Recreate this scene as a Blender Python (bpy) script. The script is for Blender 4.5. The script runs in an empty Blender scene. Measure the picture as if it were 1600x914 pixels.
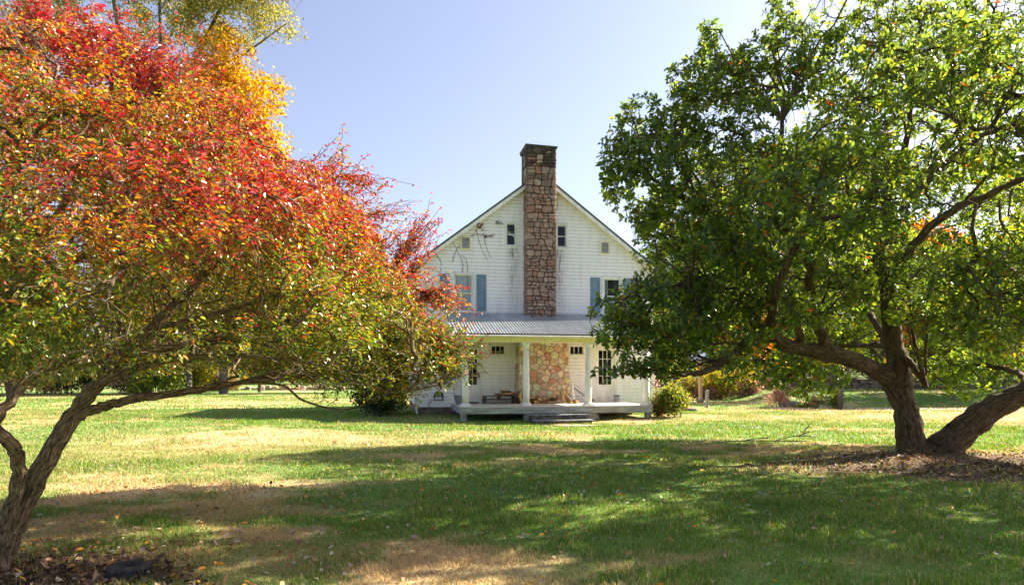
import bpy, math, random
import numpy as np
from mathutils import Vector, Matrix

R = math.radians
rs = np.random.RandomState(11)
random.seed(5)
C = bpy.context.scene.collection

# ------------------------------------------------------------------ camera, sky, sun, exposure
scene = bpy.context.scene
FPX, CX, HY, EYE = 1100.0, 800.0, 588.0, 1.5        # focal length and horizon of the photograph (1600 x 914)
cam = bpy.data.cameras.new("camera")
cam.sensor_width = 36.0
cam.lens = FPX / 1600 * 36
cam.shift_y = (HY - 457) / 1600
cam.clip_end = 3000
cam_o = bpy.data.objects.new("camera", cam)
C.objects.link(cam_o)
cam_o.location = (0, 0, EYE)
cam_o.rotation_euler = (R(90), 0, 0)
scene.camera = cam_o

SUN_EL, SUN_AZ = R(34.0), R(25.0)                   # azimuth measured from +X (right) towards +Y (away)
world = bpy.data.worlds.new("World")
scene.world = world
world.use_nodes = True
wn = world.node_tree
sky = wn.nodes.new("ShaderNodeTexSky")
sky.sky_type = 'NISHITA'
sky.sun_disc = False
sky.sun_elevation = SUN_EL
sky.sun_rotation = R(90) - SUN_AZ
sky.air_density = 1.0
sky.dust_density = 2.0
sky.ozone_density = 3.2
bg = wn.nodes["Background"]
bg.inputs[1].default_value = 0.15
grade = wn.nodes.new("ShaderNodeHueSaturation")      # tints the sky slightly violet, mutes its colour and dims it
grade.inputs['Hue'].default_value = 0.513
grade.inputs['Saturation'].default_value = 0.76
grade.inputs['Value'].default_value = 0.43
wn.links.new(sky.outputs[0], grade.inputs['Color'])
wn.links.new(grade.outputs[0], bg.inputs[0])

sun = bpy.data.lights.new("sun", 'SUN')
sun.energy = 5.0
sun.angle = R(0.53)
sun.color = (1.0, 0.88, 0.70)
sun_o = bpy.data.objects.new("sun", sun)
C.objects.link(sun_o)
sd = Vector((math.cos(SUN_AZ) * math.cos(SUN_EL), math.sin(SUN_AZ) * math.cos(SUN_EL), math.sin(SUN_EL)))
sun_o.rotation_euler = sd.to_track_quat('Z', 'Y').to_euler()
sun_o.location = sd * 60

vs = scene.view_settings
vs.view_transform = 'Standard'
vs.look = 'None'
vs.gamma = 1.0
vs.exposure = 2.0
vs.use_curve_mapping = False
scene.cycles.max_bounces = 8
scene.cycles.transparent_max_bounces = 8

# ------------------------------------------------------------------ noise helpers
def _hash(ix, iy, seed):
    n = (ix.astype(np.int64) * 374761393 + iy.astype(np.int64) * 668265263 + seed * 974634777) & 0x7fffffff
    n = ((n ^ (n >> 13)) * 1274126177) & 0x7fffffff
    return ((n ^ (n >> 16)) & 0xffff) / 65535.0

def vnoise(x, y, seed=0):
    x = np.asarray(x, float); y = np.asarray(y, float)
    ix = np.floor(x); iy = np.floor(y)
    fx = x - ix; fy = y - iy
    fx = fx * fx * (3 - 2 * fx); fy = fy * fy * (3 - 2 * fy)
    a = _hash(ix, iy, seed); b = _hash(ix + 1, iy, seed)
    c = _hash(ix, iy + 1, seed); d = _hash(ix + 1, iy + 1, seed)
    return (a * (1 - fx) + b * fx) * (1 - fy) + (c * (1 - fx) + d * fx) * fy

def fbm(x, y, seed=0, octs=4):
    s = 0; a = 0.5; t = 0
    x = np.asarray(x, float); y = np.asarray(y, float)
    for o in range(octs):
        s = s + a * vnoise(x * 2 ** o, y * 2 ** o, seed + o * 17); t += a; a *= 0.5
    return s / t

def sstep(a, b, x):
    t = np.clip((np.asarray(x, float) - a) / (b - a), 0, 1)
    return t * t * (3 - 2 * t)

def gz(x, y):
    """height of the ground"""
    x = np.asarray(x, float); y = np.asarray(y, float)
    z = (fbm(x * 0.35, y * 0.35, 3, 3) - 0.5) * 0.10
    z = z - 0.12 * np.exp(-((x - 1.2) / 4.5) ** 2 - ((y - 23.6) / 1.8) ** 2)
    z = z + 0.10 * np.exp(-((x - 7.8) / 1.5) ** 2 - ((y - 13.2) / 1.0) ** 2)
    z = z + 0.26 * np.exp(-((x + 12.5) / 5.5) ** 2 - ((y - 20.3) / 3.0) ** 2)
    z = z + 0.62 * sstep(35.5, 39.5, y - 0.10 * (x - 22)) * sstep(13, 17, x)
    z = z + sstep(75, 160, y) * 3.0
    return z

def straw(x, y):
    """0 green turf .. 1 dry straw"""
    n = fbm(x * 0.30, y * 0.42, 21, 4) + 0.85 * (fbm(x * 1.3, y * 1.9, 33, 4) - 0.5)
    m = sstep(0.53, 0.72, n)
    def blob(cx, cy, rx, ry, a):
        return a * np.exp(-((x - cx) / rx) ** 2 - ((y - cy) / ry) ** 2)
    add = blob(-6.8, 15.0, 4.8, 4.0, 0.95) + blob(-4.0, 9.5, 3.2, 2.0, 0.75) + blob(-2.4, 5.8, 2.0, 0.9, 0.8)
    add = add + blob(-4, 16.5, 3.5, 1.6, 0.7) + blob(10, 24.5, 6, 1.5, 0.5) + blob(-14, 40, 14, 6, 0.55)
    add = add + blob(20, 25, 6, 4.5, 3.0)  + blob(6.5, 25, 5, 2.0, .5) + blob(-1.0, 6.3, 2.2, .6, .5) + blob(0, 17, 2, .6, .35) + blob(16, 33, 10, 2.5, .6)
    sub = blob(0, 21, 6, 2.0, 0.7) + blob(-8, 27, 8, 4.0, 0.6) + blob(6, 18.5, 5, 1.4, 0.5) + blob(0.0, 9.5, 4.5, 3.0, 0.7)
    sub = sub + blob(16, 18, 4, 2.5, .5) + blob(7, 7, 3, 1.5, .4) + blob(3.6, 5.0, 1.6, .9, .6)
    return np.clip(m * 0.75 + add * 0.85 * (0.45 + 1.1 * (n - 0.3)) - sub * (.4 + 1.2 * n), 0, 1)

def dirt(x, y):
    """bare leaf mould under the two trees"""
    n = fbm(x * 0.9, y * 0.9, 77, 3)
    a = 1 - sstep(0.75, 1.15, np.sqrt(((x - 8.6) / 5.2) ** 2 + ((y - 11.6) / 2.1) ** 2) + (n - 0.5) * 0.7)
    b = 1 - sstep(0.6, 1.15, np.sqrt(((x + 4.2) / 2.4) ** 2 + ((y - 4.9) / 1.2) ** 2) + (n - 0.5) * 0.9)
    c = 1 - sstep(0.6, 1.1, np.sqrt(((x - 1.9) / 0.9) ** 2 + ((y - 22.4) / 0.9) ** 2) + (n - 0.5) * 0.6)
    d = 0.6 * (1 - sstep(0.3, 1.2, np.sqrt(((x + 2.7) / 1.5) ** 2 + ((y - 13.0) / 0.8) ** 2) + (n - 0.5) * 0.9))
    return np.clip(np.maximum(np.maximum(a, b), np.maximum(c, d)), 0, 1)

GREEN = np.array([0.060, 0.170, 0.018]); GREEN2 = np.array([0.165, 0.285, 0.030])
STRAW = np.array([0.58, 0.425, 0.220]); DIRT = np.array([0.100, 0.050, 0.022])

def turf_colour(x, y):
    s = straw(x, y)[:, None]; d = dirt(x, y)[:, None]
    g = fbm(x * 0.8, y * 0.8, 55, 3)[:, None]
    col = (GREEN * (1 - g) + GREEN2 * g) * (1 - s) + STRAW * s
    return col * (1 - d) + DIRT * d

def px(x, y, D):
    """the point seen at photograph pixel (x, y) at a distance D"""
    return np.array([(x - CX) * D / FPX, D, EYE - (y - HY) * D / FPX])

# ------------------------------------------------------------------ materials
def new_mat(name):
    m = bpy.data.materials.new(name); m.use_nodes = True
    nt = m.node_tree
    return m, nt, nt.nodes["Principled BSDF"]

def N(nt, kind, **kw):
    n = nt.nodes.new(kind)
    for k, v in kw.items():
        if k in n.inputs: n.inputs[k].default_value = v
        else: setattr(n, k, v)
    return n

def mottled(name, c1, c2, scale=6, rough=0.75, bump=0.0, bscale=None, stretch=(1, 1, 1), detail=6, lo=0.35, hi=0.65, metal=0.0, spec=None):
    m, nt, p = new_mat(name)
    tc = N(nt, "ShaderNodeTexCoord"); mp = N(nt, "ShaderNodeMapping")
    mp.inputs['Scale'].default_value = stretch
    nt.links.new(tc.outputs['Object'], mp.inputs[0])
    nz = N(nt, "ShaderNodeTexNoise", Scale=scale, Detail=detail, Roughness=0.6)
    nt.links.new(mp.outputs[0], nz.inputs[0])
    cr = N(nt, "ShaderNodeValToRGB")
    cr.color_ramp.elements[0].position = lo; cr.color_ramp.elements[0].color = (*c1, 1)
    cr.color_ramp.elements[1].position = hi; cr.color_ramp.elements[1].color = (*c2, 1)
    nt.links.new(nz.outputs[0], cr.inputs[0]); nt.links.new(cr.outputs[0], p.inputs['Base Color'])
    p.inputs['Roughness'].default_value = rough
    p.inputs['Metallic'].default_value = metal
    if spec is not None: p.inputs['Specular IOR Level'].default_value = spec
    if bump:
        n2 = N(nt, "ShaderNodeTexNoise", Scale=bscale or scale * 3, Detail=8, Roughness=0.65)
        nt.links.new(mp.outputs[0], n2.inputs[0])
        b = N(nt, "ShaderNodeBump", Strength=min(bump, 1.0), Distance=0.02)
        nt.links.new(n2.outputs[0], b.inputs['Height']); nt.links.new(b.outputs[0], p.inputs['Normal'])
    return m

def leaf_mat(name, trans=0.45, rough=0.4, spec=0.5, tint=1.0, tsat=1.15, hue=0.485):
    m, nt, p = new_mat(name)
    out = nt.nodes['Material Output']
    at = N(nt, "ShaderNodeAttribute"); at.attribute_name = "Col"
    nt.links.new(at.outputs['Color'], p.inputs['Base Color'])
    p.inputs['Roughness'].default_value = rough
    p.inputs['Specular IOR Level'].default_value = spec
    hs = N(nt, "ShaderNodeHueSaturation"); hs.inputs['Saturation'].default_value = tsat; hs.inputs['Value'].default_value = 1.5 * tint
    hs.inputs['Hue'].default_value = hue
    nt.links.new(at.outputs['Color'], hs.inputs['Color'])
    tr = N(nt, "ShaderNodeBsdfTranslucent")
    nt.links.new(hs.outputs[0], tr.inputs[0])
    mx = N(nt, "ShaderNodeMixShader"); mx.inputs[0].default_value = trans
    nt.links.new(p.outputs[0], mx.inputs[1]); nt.links.new(tr.outputs[0], mx.inputs[2])
    nt.links.new(mx.outputs[0], out.inputs[0])
    return m

def attr_mat(name, rough=0.85, bump=0.5, bscale=30, vary=0.35, vscale=25):
    """vertex-coloured surface broken up with noise"""
    m, nt, p = new_mat(name)
    at = N(nt, "ShaderNodeAttribute"); at.attribute_name = "Col"
    geo = N(nt, "ShaderNodeNewGeometry")
    nz = N(nt, "ShaderNodeTexNoise", Scale=vscale, Detail=8, Roughness=0.7)
    nt.links.new(geo.outputs['Position'], nz.inputs[0])
    mr = N(nt, "ShaderNodeMapRange"); mr.inputs[1].default_value = 0.3; mr.inputs[2].default_value = 0.7
    mr.inputs[3].default_value = 1 - vary; mr.inputs[4].default_value = 1 + vary
    nt.links.new(nz.outputs[0], mr.inputs[0])
    mul = N(nt, "ShaderNodeVectorMath"); mul.operation = 'SCALE'
    nt.links.new(at.outputs['Color'], mul.inputs[0]); nt.links.new(mr.outputs[0], mul.inputs['Scale'])
    nt.links.new(mul.outputs[0], p.inputs['Base Color'])
    p.inputs['Roughness'].default_value = rough
    n2 = N(nt, "ShaderNodeTexNoise", Scale=bscale, Detail=6, Roughness=0.7)
    nt.links.new(geo.outputs['Position'], n2.inputs[0])
    b = N(nt, "ShaderNodeBump", Strength=bump, Distance=0.03)
    nt.links.new(n2.outputs[0], b.inputs['Height']); nt.links.new(b.outputs[0], p.inputs['Normal'])
    return m

def siding_mat(name):
    m, nt, p = new_mat(name)
    tc = N(nt, "ShaderNodeTexCoord"); mp = N(nt, "ShaderNodeMapping")
    mp.inputs['Scale'].default_value = (3.0, 1, 0.35)
    nt.links.new(tc.outputs['Object'], mp.inputs[0])
    nz = N(nt, "ShaderNodeTexNoise", Scale=1.6, Detail=8, Roughness=0.7)
    nt.links.new(mp.outputs[0], nz.inputs[0])
    cr = N(nt, "ShaderNodeValToRGB")
    cr.color_ramp.elements[0].position = 0.30; cr.color_ramp.elements[0].color = (0.69, 0.665, 0.67, 1)
    cr.color_ramp.elements[1].position = 0.50; cr.color_ramp.elements[1].color = (0.815, 0.785, 0.79, 1)
    nt.links.new(nz.outputs[0], cr.inputs[0])
    # dirty runs below the attic windows
    sx = N(nt, "ShaderNodeSeparateXYZ"); nt.links.new(tc.outputs['Object'], sx.inputs[0])
    acc = None
    for u in (3.78, 5.68):
        d = N(nt, "ShaderNodeMath"); d.operation = 'SUBTRACT'; d.inputs[1].default_value = u
        nt.links.new(sx.outputs[0], d.inputs[0])
        a = N(nt, "ShaderNodeMath"); a.operation = 'ABSOLUTE'; nt.links.new(d.outputs[0], a.inputs[0])
        mr = N(nt, "ShaderNodeMapRange"); mr.inputs[1].default_value = 0.05; mr.inputs[2].default_value = 0.32
        mr.inputs[3].default_value = 1; mr.inputs[4].default_value = 0
        nt.links.new(a.outputs[0], mr.inputs[0])
        if acc is None: acc = mr
        else:
            s = N(nt, "ShaderNodeMath"); s.operation = 'MAXIMUM'
            nt.links.new(acc.outputs[0], s.inputs[0]); nt.links.new(mr.outputs[0], s.inputs[1]); acc = s
    zr = N(nt, "ShaderNodeMapRange"); zr.inputs[1].default_value = 4.0; zr.inputs[2].default_value = 6.6
    zr.inputs[3].default_value = 0.25; zr.inputs[4].default_value = 1.0
    nt.links.new(sx.outputs[2], zr.inputs[0])
    zc = N(nt, "ShaderNodeMath"); zc.operation = 'LESS_THAN'; zc.inputs[1].default_value = 6.62
    nt.links.new(sx.outputs[2], zc.inputs[0])
    m1 = N(nt, "ShaderNodeMath"); m1.operation = 'MULTIPLY'; nt.links.new(acc.outputs[0], m1.inputs[0]); nt.links.new(zr.outputs[0], m1.inputs[1])
    m2 = N(nt, "ShaderNodeMath"); m2.operation = 'MULTIPLY'; nt.links.new(m1.outputs[0], m2.inputs[0]); nt.links.new(zc.outputs[0], m2.inputs[1])
    zl = N(nt, "ShaderNodeMath"); zl.operation = 'GREATER_THAN'; zl.inputs[1].default_value = 3.9
    nt.links.new(sx.outputs[2], zl.inputs[0])
    m2b = N(nt, "ShaderNodeMath"); m2b.operation = 'MULTIPLY'; nt.links.new(m2.outputs[0], m2b.inputs[0]); nt.links.new(zl.outputs[0], m2b.inputs[1])
    nz2 = N(nt, "ShaderNodeTexNoise", Scale=6, Detail=6, Roughness=0.7); nt.links.new(mp.outputs[0], nz2.inputs[0])
    mr2 = N(nt, "ShaderNodeMapRange"); mr2.inputs[1].default_value = 0.42; mr2.inputs[2].default_value = 0.6
    nt.links.new(nz2.outputs[0], mr2.inputs[0])
    m3 = N(nt, "ShaderNodeMath"); m3.operation = 'MULTIPLY'; nt.links.new(m2b.outputs[0], m3.inputs[0]); nt.links.new(mr2.outputs[0], m3.inputs[1])
    mx = N(nt, "ShaderNodeMix"); mx.data_type = 'RGBA'; mx.inputs['B'].default_value = (0.22, 0.21, 0.21, 1)
    nt.links.new(m3.outputs[0], mx.inputs['Factor']); nt.links.new(cr.outputs[0], mx.inputs['A'])
    nt.links.new(mx.outputs['Result'], p.inputs['Base Color'])
    p.inputs['Roughness'].default_value = 0.55
    return m

def bark_mat(name, c1, c2, c3, scale):
    """furrowed bark that runs along each limb (uses the limb's own length and girth coordinates)"""
    m, nt, p = new_mat(name)
    at = N(nt, "ShaderNodeAttribute"); at.attribute_name = "Bark"
    nz = N(nt, "ShaderNodeTexNoise", Scale=scale, Detail=8, Roughness=0.68); nt.links.new(at.outputs['Vector'], nz.inputs[0])
    vo = N(nt, "ShaderNodeTexVoronoi", Scale=scale * 1.6); vo.feature = 'DISTANCE_TO_EDGE'
    wr = N(nt, "ShaderNodeVectorMath"); wr.operation = 'MULTIPLY_ADD'; wr.inputs[1].default_value = (.03, .03, .03)
    nt.links.new(nz.outputs['Color'], wr.inputs[0]); nt.links.new(at.outputs['Vector'], wr.inputs[2]); nt.links.new(wr.outputs[0], vo.inputs[0])
    mr = N(nt, "ShaderNodeMapRange"); mr.inputs[1].default_value = 0.0; mr.inputs[2].default_value = 0.16; nt.links.new(vo.outputs['Distance'], mr.inputs[0])
    cr = N(nt, "ShaderNodeValToRGB"); e = cr.color_ramp.elements
    e[0].position = 0.30; e[0].color = (*c1, 1); e[1].position = 0.58; e[1].color = (*c2, 1)
    k = e.new(0.72); k.color = (*c3, 1)
    mul = N(nt, "ShaderNodeMath"); mul.operation = 'MULTIPLY_ADD'; mul.inputs[1].default_value = 0.22; mul.inputs[2].default_value = -0.17
    nt.links.new(mr.outputs[0], mul.inputs[0])
    ad = N(nt, "ShaderNodeMath"); ad.operation = 'ADD'; nt.links.new(nz.outputs[0], ad.inputs[0]); nt.links.new(mul.outputs[0], ad.inputs[1])
    nt.links.new(ad.outputs[0], cr.inputs[0]); nt.links.new(cr.outputs[0], p.inputs['Base Color'])
    p.inputs['Roughness'].default_value = 0.9
    b = N(nt, "ShaderNodeBump", Strength=1.0, Distance=0.03); nt.links.new(ad.outputs[0], b.inputs['Height']); nt.links.new(b.outputs[0], p.inputs['Normal'])
    return m

def glass_mat():
    m, nt, p = new_mat("window_glass")
    out = nt.nodes['Material Output']; nt.nodes.remove(p)
    t = N(nt, "ShaderNodeBsdfTransparent"); t.inputs[0].default_value = (0.85, 0.88, 0.88, 1)
    g = N(nt, "ShaderNodeBsdfGlossy"); g.inputs['Roughness'].default_value = 0.04
    f = N(nt, "ShaderNodeFresnel"); f.inputs[0].default_value = 1.45
    mx = N(nt, "ShaderNodeMixShader")
    nt.links.new(f.outputs[0], mx.inputs[0]); nt.links.new(t.outputs[0], mx.inputs[1]); nt.links.new(g.outputs[0], mx.inputs[2])
    nt.links.new(mx.outputs[0], out.inputs[0])
    return m

M = {
    'siding': siding_mat("white_siding"),
    'white': mottled("white_paint", (0.62, 0.60, 0.56), (0.82, 0.80, 0.76), 3, 0.5, stretch=(1, 1, .4)),
    'cream': mottled("warmed_cream_paint", (0.74, 0.66, 0.42), (0.82, 0.75, 0.52), 3, 0.55),  # cream deepened with warm bounce light for porch ceiling and soffit
    'blue': mottled("blue_shutter_paint", (0.13, 0.205, 0.265), (0.18, 0.265, 0.335), 4, 0.55),
    'deck': mottled("deck_paint", (0.50, 0.45, 0.45), (0.68, 0.63, 0.62), 5, 0.55, 0.2, stretch=(6, .6, 1)),
    'rim': mottled("weathered_grey_paint", (0.20, 0.20, 0.19), (0.42, 0.43, 0.40), 3, 0.65, 0.2, stretch=(.5, 1, 2)),
    'concrete': mottled("concrete", (0.20, 0.18, 0.15), (0.36, 0.33, 0.29), 8, 0.9, 0.5),
    'found': mottled("foundation_stone", (0.09, 0.065, 0.055), (0.24, 0.17, 0.14), 5, 0.9, 0.6),
    'shingle': mottled("dark_shingle", (0.05, 0.05, 0.055), (0.11, 0.11, 0.12), 12, 0.9, 0.4),
    'metal': mottled("galvanised_roof", (0.34, 0.37, 0.40), (0.52, 0.55, 0.57), 2.2, 0.38, 0.05, stretch=(4, .4, 1), metal=0.55),
    'galv': mottled("galvanised_steel", (0.33, 0.35, 0.36), (0.50, 0.52, 0.53), 9, 0.4, metal=0.6),
    'black': mottled("black_metal", (0.012, 0.012, 0.014), (0.035, 0.035, 0.04), 12, 0.5),
    'rubber': mottled("black_rubber", (0.010, 0.010, 0.012), (0.045, 0.042, 0.040), 16, 0.75, 0.4),
    'mortar_dark': mottled("dark_mortar", (0.045, 0.038, 0.034), (0.11, 0.09, 0.08), 10, 0.95, 0.4),
    'mortar': mottled("tan_mortar", (0.27, 0.22, 0.16), (0.40, 0.33, 0.25), 10, 0.95, 0.4),
    'stone': attr_mat("field_stone", 0.85, 0.6, 22, 0.45, 7),
    'glass': glass_mat(),
    'curtain': mottled("curtain_cloth", (0.70, 0.73, 0.78), (0.86, 0.88, 0.90), 4, 0.9, stretch=(14, 1, .3)),
    'wood_cut': mottled("split_wood", (0.58, 0.29, 0.08), (0.80, 0.50, 0.19), 9, 0.8, 0.3, stretch=(1, 6, 6)),
    'wood_pale': mottled("pale_split_wood", (0.60, 0.45, 0.28), (0.78, 0.62, 0.42), 9, 0.8, 0.3, stretch=(1, 6, 6)),
    'wood_bark': mottled("log_bark", (0.07, 0.05, 0.035), (0.18, 0.13, 0.09), 14, 0.9, 0.6),
    'pallet': mottled("weathered_board", (0.055, 0.040, 0.028), (0.15, 0.11, 0.075), 6, 0.85, 0.3, stretch=(1, 8, 8)),
    'post': mottled("raw_post_wood", (0.42, 0.26, 0.14), (0.58, 0.38, 0.22), 6, 0.8, 0.3, stretch=(8, 8, 1)),
    'greywood': mottled("silvered_wood", (0.13, 0.13, 0.13), (0.26, 0.25, 0.24), 6, 0.85, 0.3, stretch=(8, 8, 1)),
    'hose': mottled("green_hose", (0.02, 0.09, 0.07), (0.03, 0.14, 0.10), 6, 0.45),
    'bluehandle': mottled("blue_handle_paint", (0.02, 0.05, 0.16), (0.03, 0.08, 0.24), 6, 0.45),
    'bark_a': bark_mat("grey_brown_bark", (0.030, 0.019, 0.011), (0.27, 0.18, 0.105), (0.42, 0.33, 0.24), 30),
    'bark_b': bark_mat("mossy_brown_bark", (0.020, 0.013, 0.008), (0.155, 0.092, 0.045), (0.24, 0.19, 0.12), 15),
    'bark_far': mottled("far_bark", (0.06, 0.05, 0.045), (0.17, 0.145, 0.125), 4, 0.95, 0.5),
    'leaf_a': leaf_mat("autumn_leaf", 0.31, 0.30, 0.95, hue=0.503),
    'leaf_b': leaf_mat("broad_green_leaf", 0.58, 0.34, 0.65, tint=2.1, tsat=1.1, hue=0.458),
    'leaf_far': leaf_mat("far_leaf", 0.48, 0.6, 0.3, tint=1.25),
    'grass': leaf_mat("grass_blade", 0.35, 0.5, 0.35, tint=0.9),
    'litter': leaf_mat("fallen_leaf", 0.15, 0.6, 0.3),
    'berry': mottled("red_berry", (0.5, 0.01, 0.01), (0.65, 0.03, 0.02), 9, 0.3),
    'lawn': attr_mat("lawn_soil", 0.95, 0.8, 40, 0.45, 30),
    'gravel': mottled("gravel_drive", (0.30, 0.28, 0.26), (0.46, 0.43, 0.40), 5, 0.95, 0.4),
    'asphalt': mottled("worn_asphalt", (0.10, 0.10, 0.11), (0.18, 0.18, 0.19), 3, 0.9, 0.3),
    'slab': mottled("sandstone_slab", (0.36, 0.25, 0.19), (0.52, 0.39, 0.31), 5, 0.9, 0.4),
    'rock': mottled("dark_rock", (0.07, 0.06, 0.055), (0.22, 0.18, 0.16), 5, 0.9, 0.6),
    'beadboard': mottled("warmed_cream_beadboard", (0.72, 0.64, 0.38), (0.80, 0.73, 0.48), 3, 0.55),  # warm light bounced off the ground is mixed into the frieze's yellow
    'dullgrey': mottled("grey_plastic", (0.16, 0.16, 0.17), (0.24, 0.24, 0.25), 8, 0.5),
    'tread': mottled("step_stone", (0.11, 0.11, 0.115), (0.27, 0.27, 0.28), 5, 0.85, 0.3),
    'louvre': mottled("vent_louvre", (0.24, 0.24, 0.25), (0.34, 0.34, 0.35), 8, 0.5),
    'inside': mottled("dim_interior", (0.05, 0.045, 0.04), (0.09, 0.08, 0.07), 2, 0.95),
}

# ------------------------------------------------------------------ object helpers
def tag(o, label=None, cat=None, group=None, kind=None):
    if label: o['label'] = label
    if cat: o['category'] = cat
    if group: o['group'] = group
    if kind: o['kind'] = kind
    return o

def empty(name, loc=(0, 0, 0), rz=0, label=None, cat=None, group=None):
    o = bpy.data.objects.new(name, None); C.objects.link(o)
    o.empty_display_size = 0.2
    o.location = [float(v) for v in loc]; o.rotation_euler = (0, 0, rz)
    return tag(o, label, cat, group)

def copy_tree(o, parent=None):
    c = o.copy(); C.objects.link(c)
    if parent is not None: c.parent = parent
    for ch in list(o.children): copy_tree(ch, c)
    return c

class MB:
    """collects shapes, then links them as one mesh object"""
    def __init__(self): self.v = []; self.f = []; self.mi = []; self.col = []; self.cur = 0; self.c = (1, 1, 1)
    def add(self, verts, faces):
        b = len(self.v)
        for p in verts: self.v.append(tuple(float(q) for q in p)); self.col.append(self.c)
        for fc in faces: self.f.append([b + i for i in fc]); self.mi.append(self.cur)
        return self
    def box(self, x0, x1, y0, y1, z0, z1, rot=None, at=None):
        vs_ = [(x, y, z) for x in (x0, x1) for y in (y0, y1) for z in (z0, z1)]
        if rot is not None: vs_ = [rot @ Vector(p) for p in vs_]
        if at is not None: vs_ = [Vector(p) + Vector(at) for p in vs_]
        return self.add(vs_, [(0, 1, 3, 2), (4, 6, 7, 5), (0, 4, 5, 1), (2, 3, 7, 6), (0, 2, 6, 4), (1, 5, 7, 3)])
    def bbox(self, x0, x1, y0, y1, z0, z1, b=0.01):
        """box with chamfered edges along its faces"""
        pts = []
        for sx in (0, 1):
            for sy in (0, 1):
                for sz in (0, 1):
                    x = (x0, x1)[sx]; y = (y0, y1)[sy]; z = (z0, z1)[sz]
                    dx = b if sx == 0 else -b; dy = b if sy == 0 else -b; dz = b if sz == 0 else -b
                    pts += [(x, y + dy, z + dz), (x + dx, y, z + dz), (x + dx, y + dy, z)]
        def i(sx, sy, sz, k): return (sx * 4 + sy * 2 + sz) * 3 + k
        F = []
        for s in (0, 1):
            F.append([i(s, 0, 0, 0), i(s, 1, 0, 0), i(s, 1, 1, 0), i(s, 0, 1, 0)][::(-1 if s == 0 else 1)])
            F.append([i(0, s, 0, 1), i(1, s, 0, 1), i(1, s, 1, 1), i(0, s, 1, 1)][::(1 if s == 0 else -1)])
            F.append([i(0, 0, s, 2), i(1, 0, s, 2), i(1, 1, s, 2), i(0, 1, s, 2)][::(-1 if s == 0 else 1)])
        for a in (0, 1):
            for c in (0, 1):
                F.append([i(a, c, 0, 0), i(a, c, 1, 0), i(a, c, 1, 1), i(a, c, 0, 1)])
                F.append([i(a, 0, c, 0), i(a, 1, c, 0), i(a, 1, c, 2), i(a, 0, c, 2)])
                F.append([i(0, a, c, 1), i(1, a, c, 1), i(1, a, c, 2), i(0, a, c, 2)])
                for e in (0, 1): F.append([i(a, c, e, 0), i(a, c, e, 1), i(a, c, e, 2)])
        return self.add(pts, F)
    def lathe(self, prof, at=(0, 0, 0), n=20):
        vs_ = []; F = []
        for r, z in prof:
            for k in range(n):
                a = 2 * math.pi * k / n
                vs_.append((at[0] + r * math.cos(a), at[1] + r * math.sin(a), at[2] + z))
        for j in range(len(prof) - 1):
            for k in range(n):
                F.append((j * n + k, j * n + (k + 1) % n, (j + 1) * n + (k + 1) % n, (j + 1) * n + k))
        F.append(list(range(n))[::-1]); F.append([(len(prof) - 1) * n + k for k in range(n)])
        return self.add(vs_, F)
    def tube(self, pts, rad, n=6, closed=False):
        pts = [Vector([float(q) for q in p]) for p in pts]; K = len(pts)
        if not hasattr(rad, '__len__'): rad = [rad] * K
        vs_ = []; F = []
        prev = None
        for j, p in enumerate(pts):
            if closed: t = pts[(j + 1) % K] - pts[j - 1]
            else: t = pts[min(j + 1, K - 1)] - pts[max(j - 1, 0)]
            t.normalize()
            if prev is None:
                ref = Vector((0, 0, 1)) if abs(t.z) < 0.9 else Vector((1, 0, 0)); a = t.cross(ref).normalized()
            else: a = (prev - t * prev.dot(t)).normalized()
            prev = a; b = t.cross(a)
            for k in range(n):
                an = 2 * math.pi * k / n
                vs_.append(p + (a * math.cos(an) + b * math.sin(an)) * rad[j])
        for j in range(K if closed else K - 1):
            for k in range(n):
                j2 = (j + 1) % K
                F.append((j * n + k, j * n + (k + 1) % n, j2 * n + (k + 1) % n, j2 * n + k))
        if not closed:
            F.append(list(range(n))[::-1]); F.append([(K - 1) * n + k for k in range(n)])
        return self.add(vs_, F)
    def prism(self, poly, fn, d0, d1):
        """polygon (2-D) swept between depths d0, d1; fn(a, b, d) -> point"""
        n = len(poly)
        vs_ = [fn(a, b, d0) for a, b in poly] + [fn(a, b, d1) for a, b in poly]
        F = [list(range(n)), [n + k for k in range(n)][::-1]] + [(k, n + k, n + (k + 1) % n, (k + 1) % n) for k in range(n)]
        return self.add(vs_, F)
    def build(self, name, mats, parent=None, smooth=False, loc=None):
        me = bpy.data.meshes.new(name)
        me.from_pydata(self.v, [], self.f)
        if not isinstance(mats, (list, tuple)): mats = [mats]
        for m in mats: me.materials.append(m)
        me.polygons.foreach_set("material_index", self.mi)
        ca = me.color_attributes.new("Col", 'FLOAT_COLOR', 'POINT')
        ca.data.foreach_set("color", np.array([(*c, 1) for c in self.col], dtype=np.float32).ravel())
        if smooth: me.polygons.foreach_set("use_smooth", [True] * len(me.polygons))
        me.update()
        import bmesh as _b
        bm = _b.new(); bm.from_mesh(me); _b.ops.recalc_face_normals(bm, faces=bm.faces[:]); bm.to_mesh(me); bm.free()
        o = bpy.data.objects.new(name, me); C.objects.link(o)
        if parent is not None: o.parent = parent
        if loc is not None: o.location = loc
        return o

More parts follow.
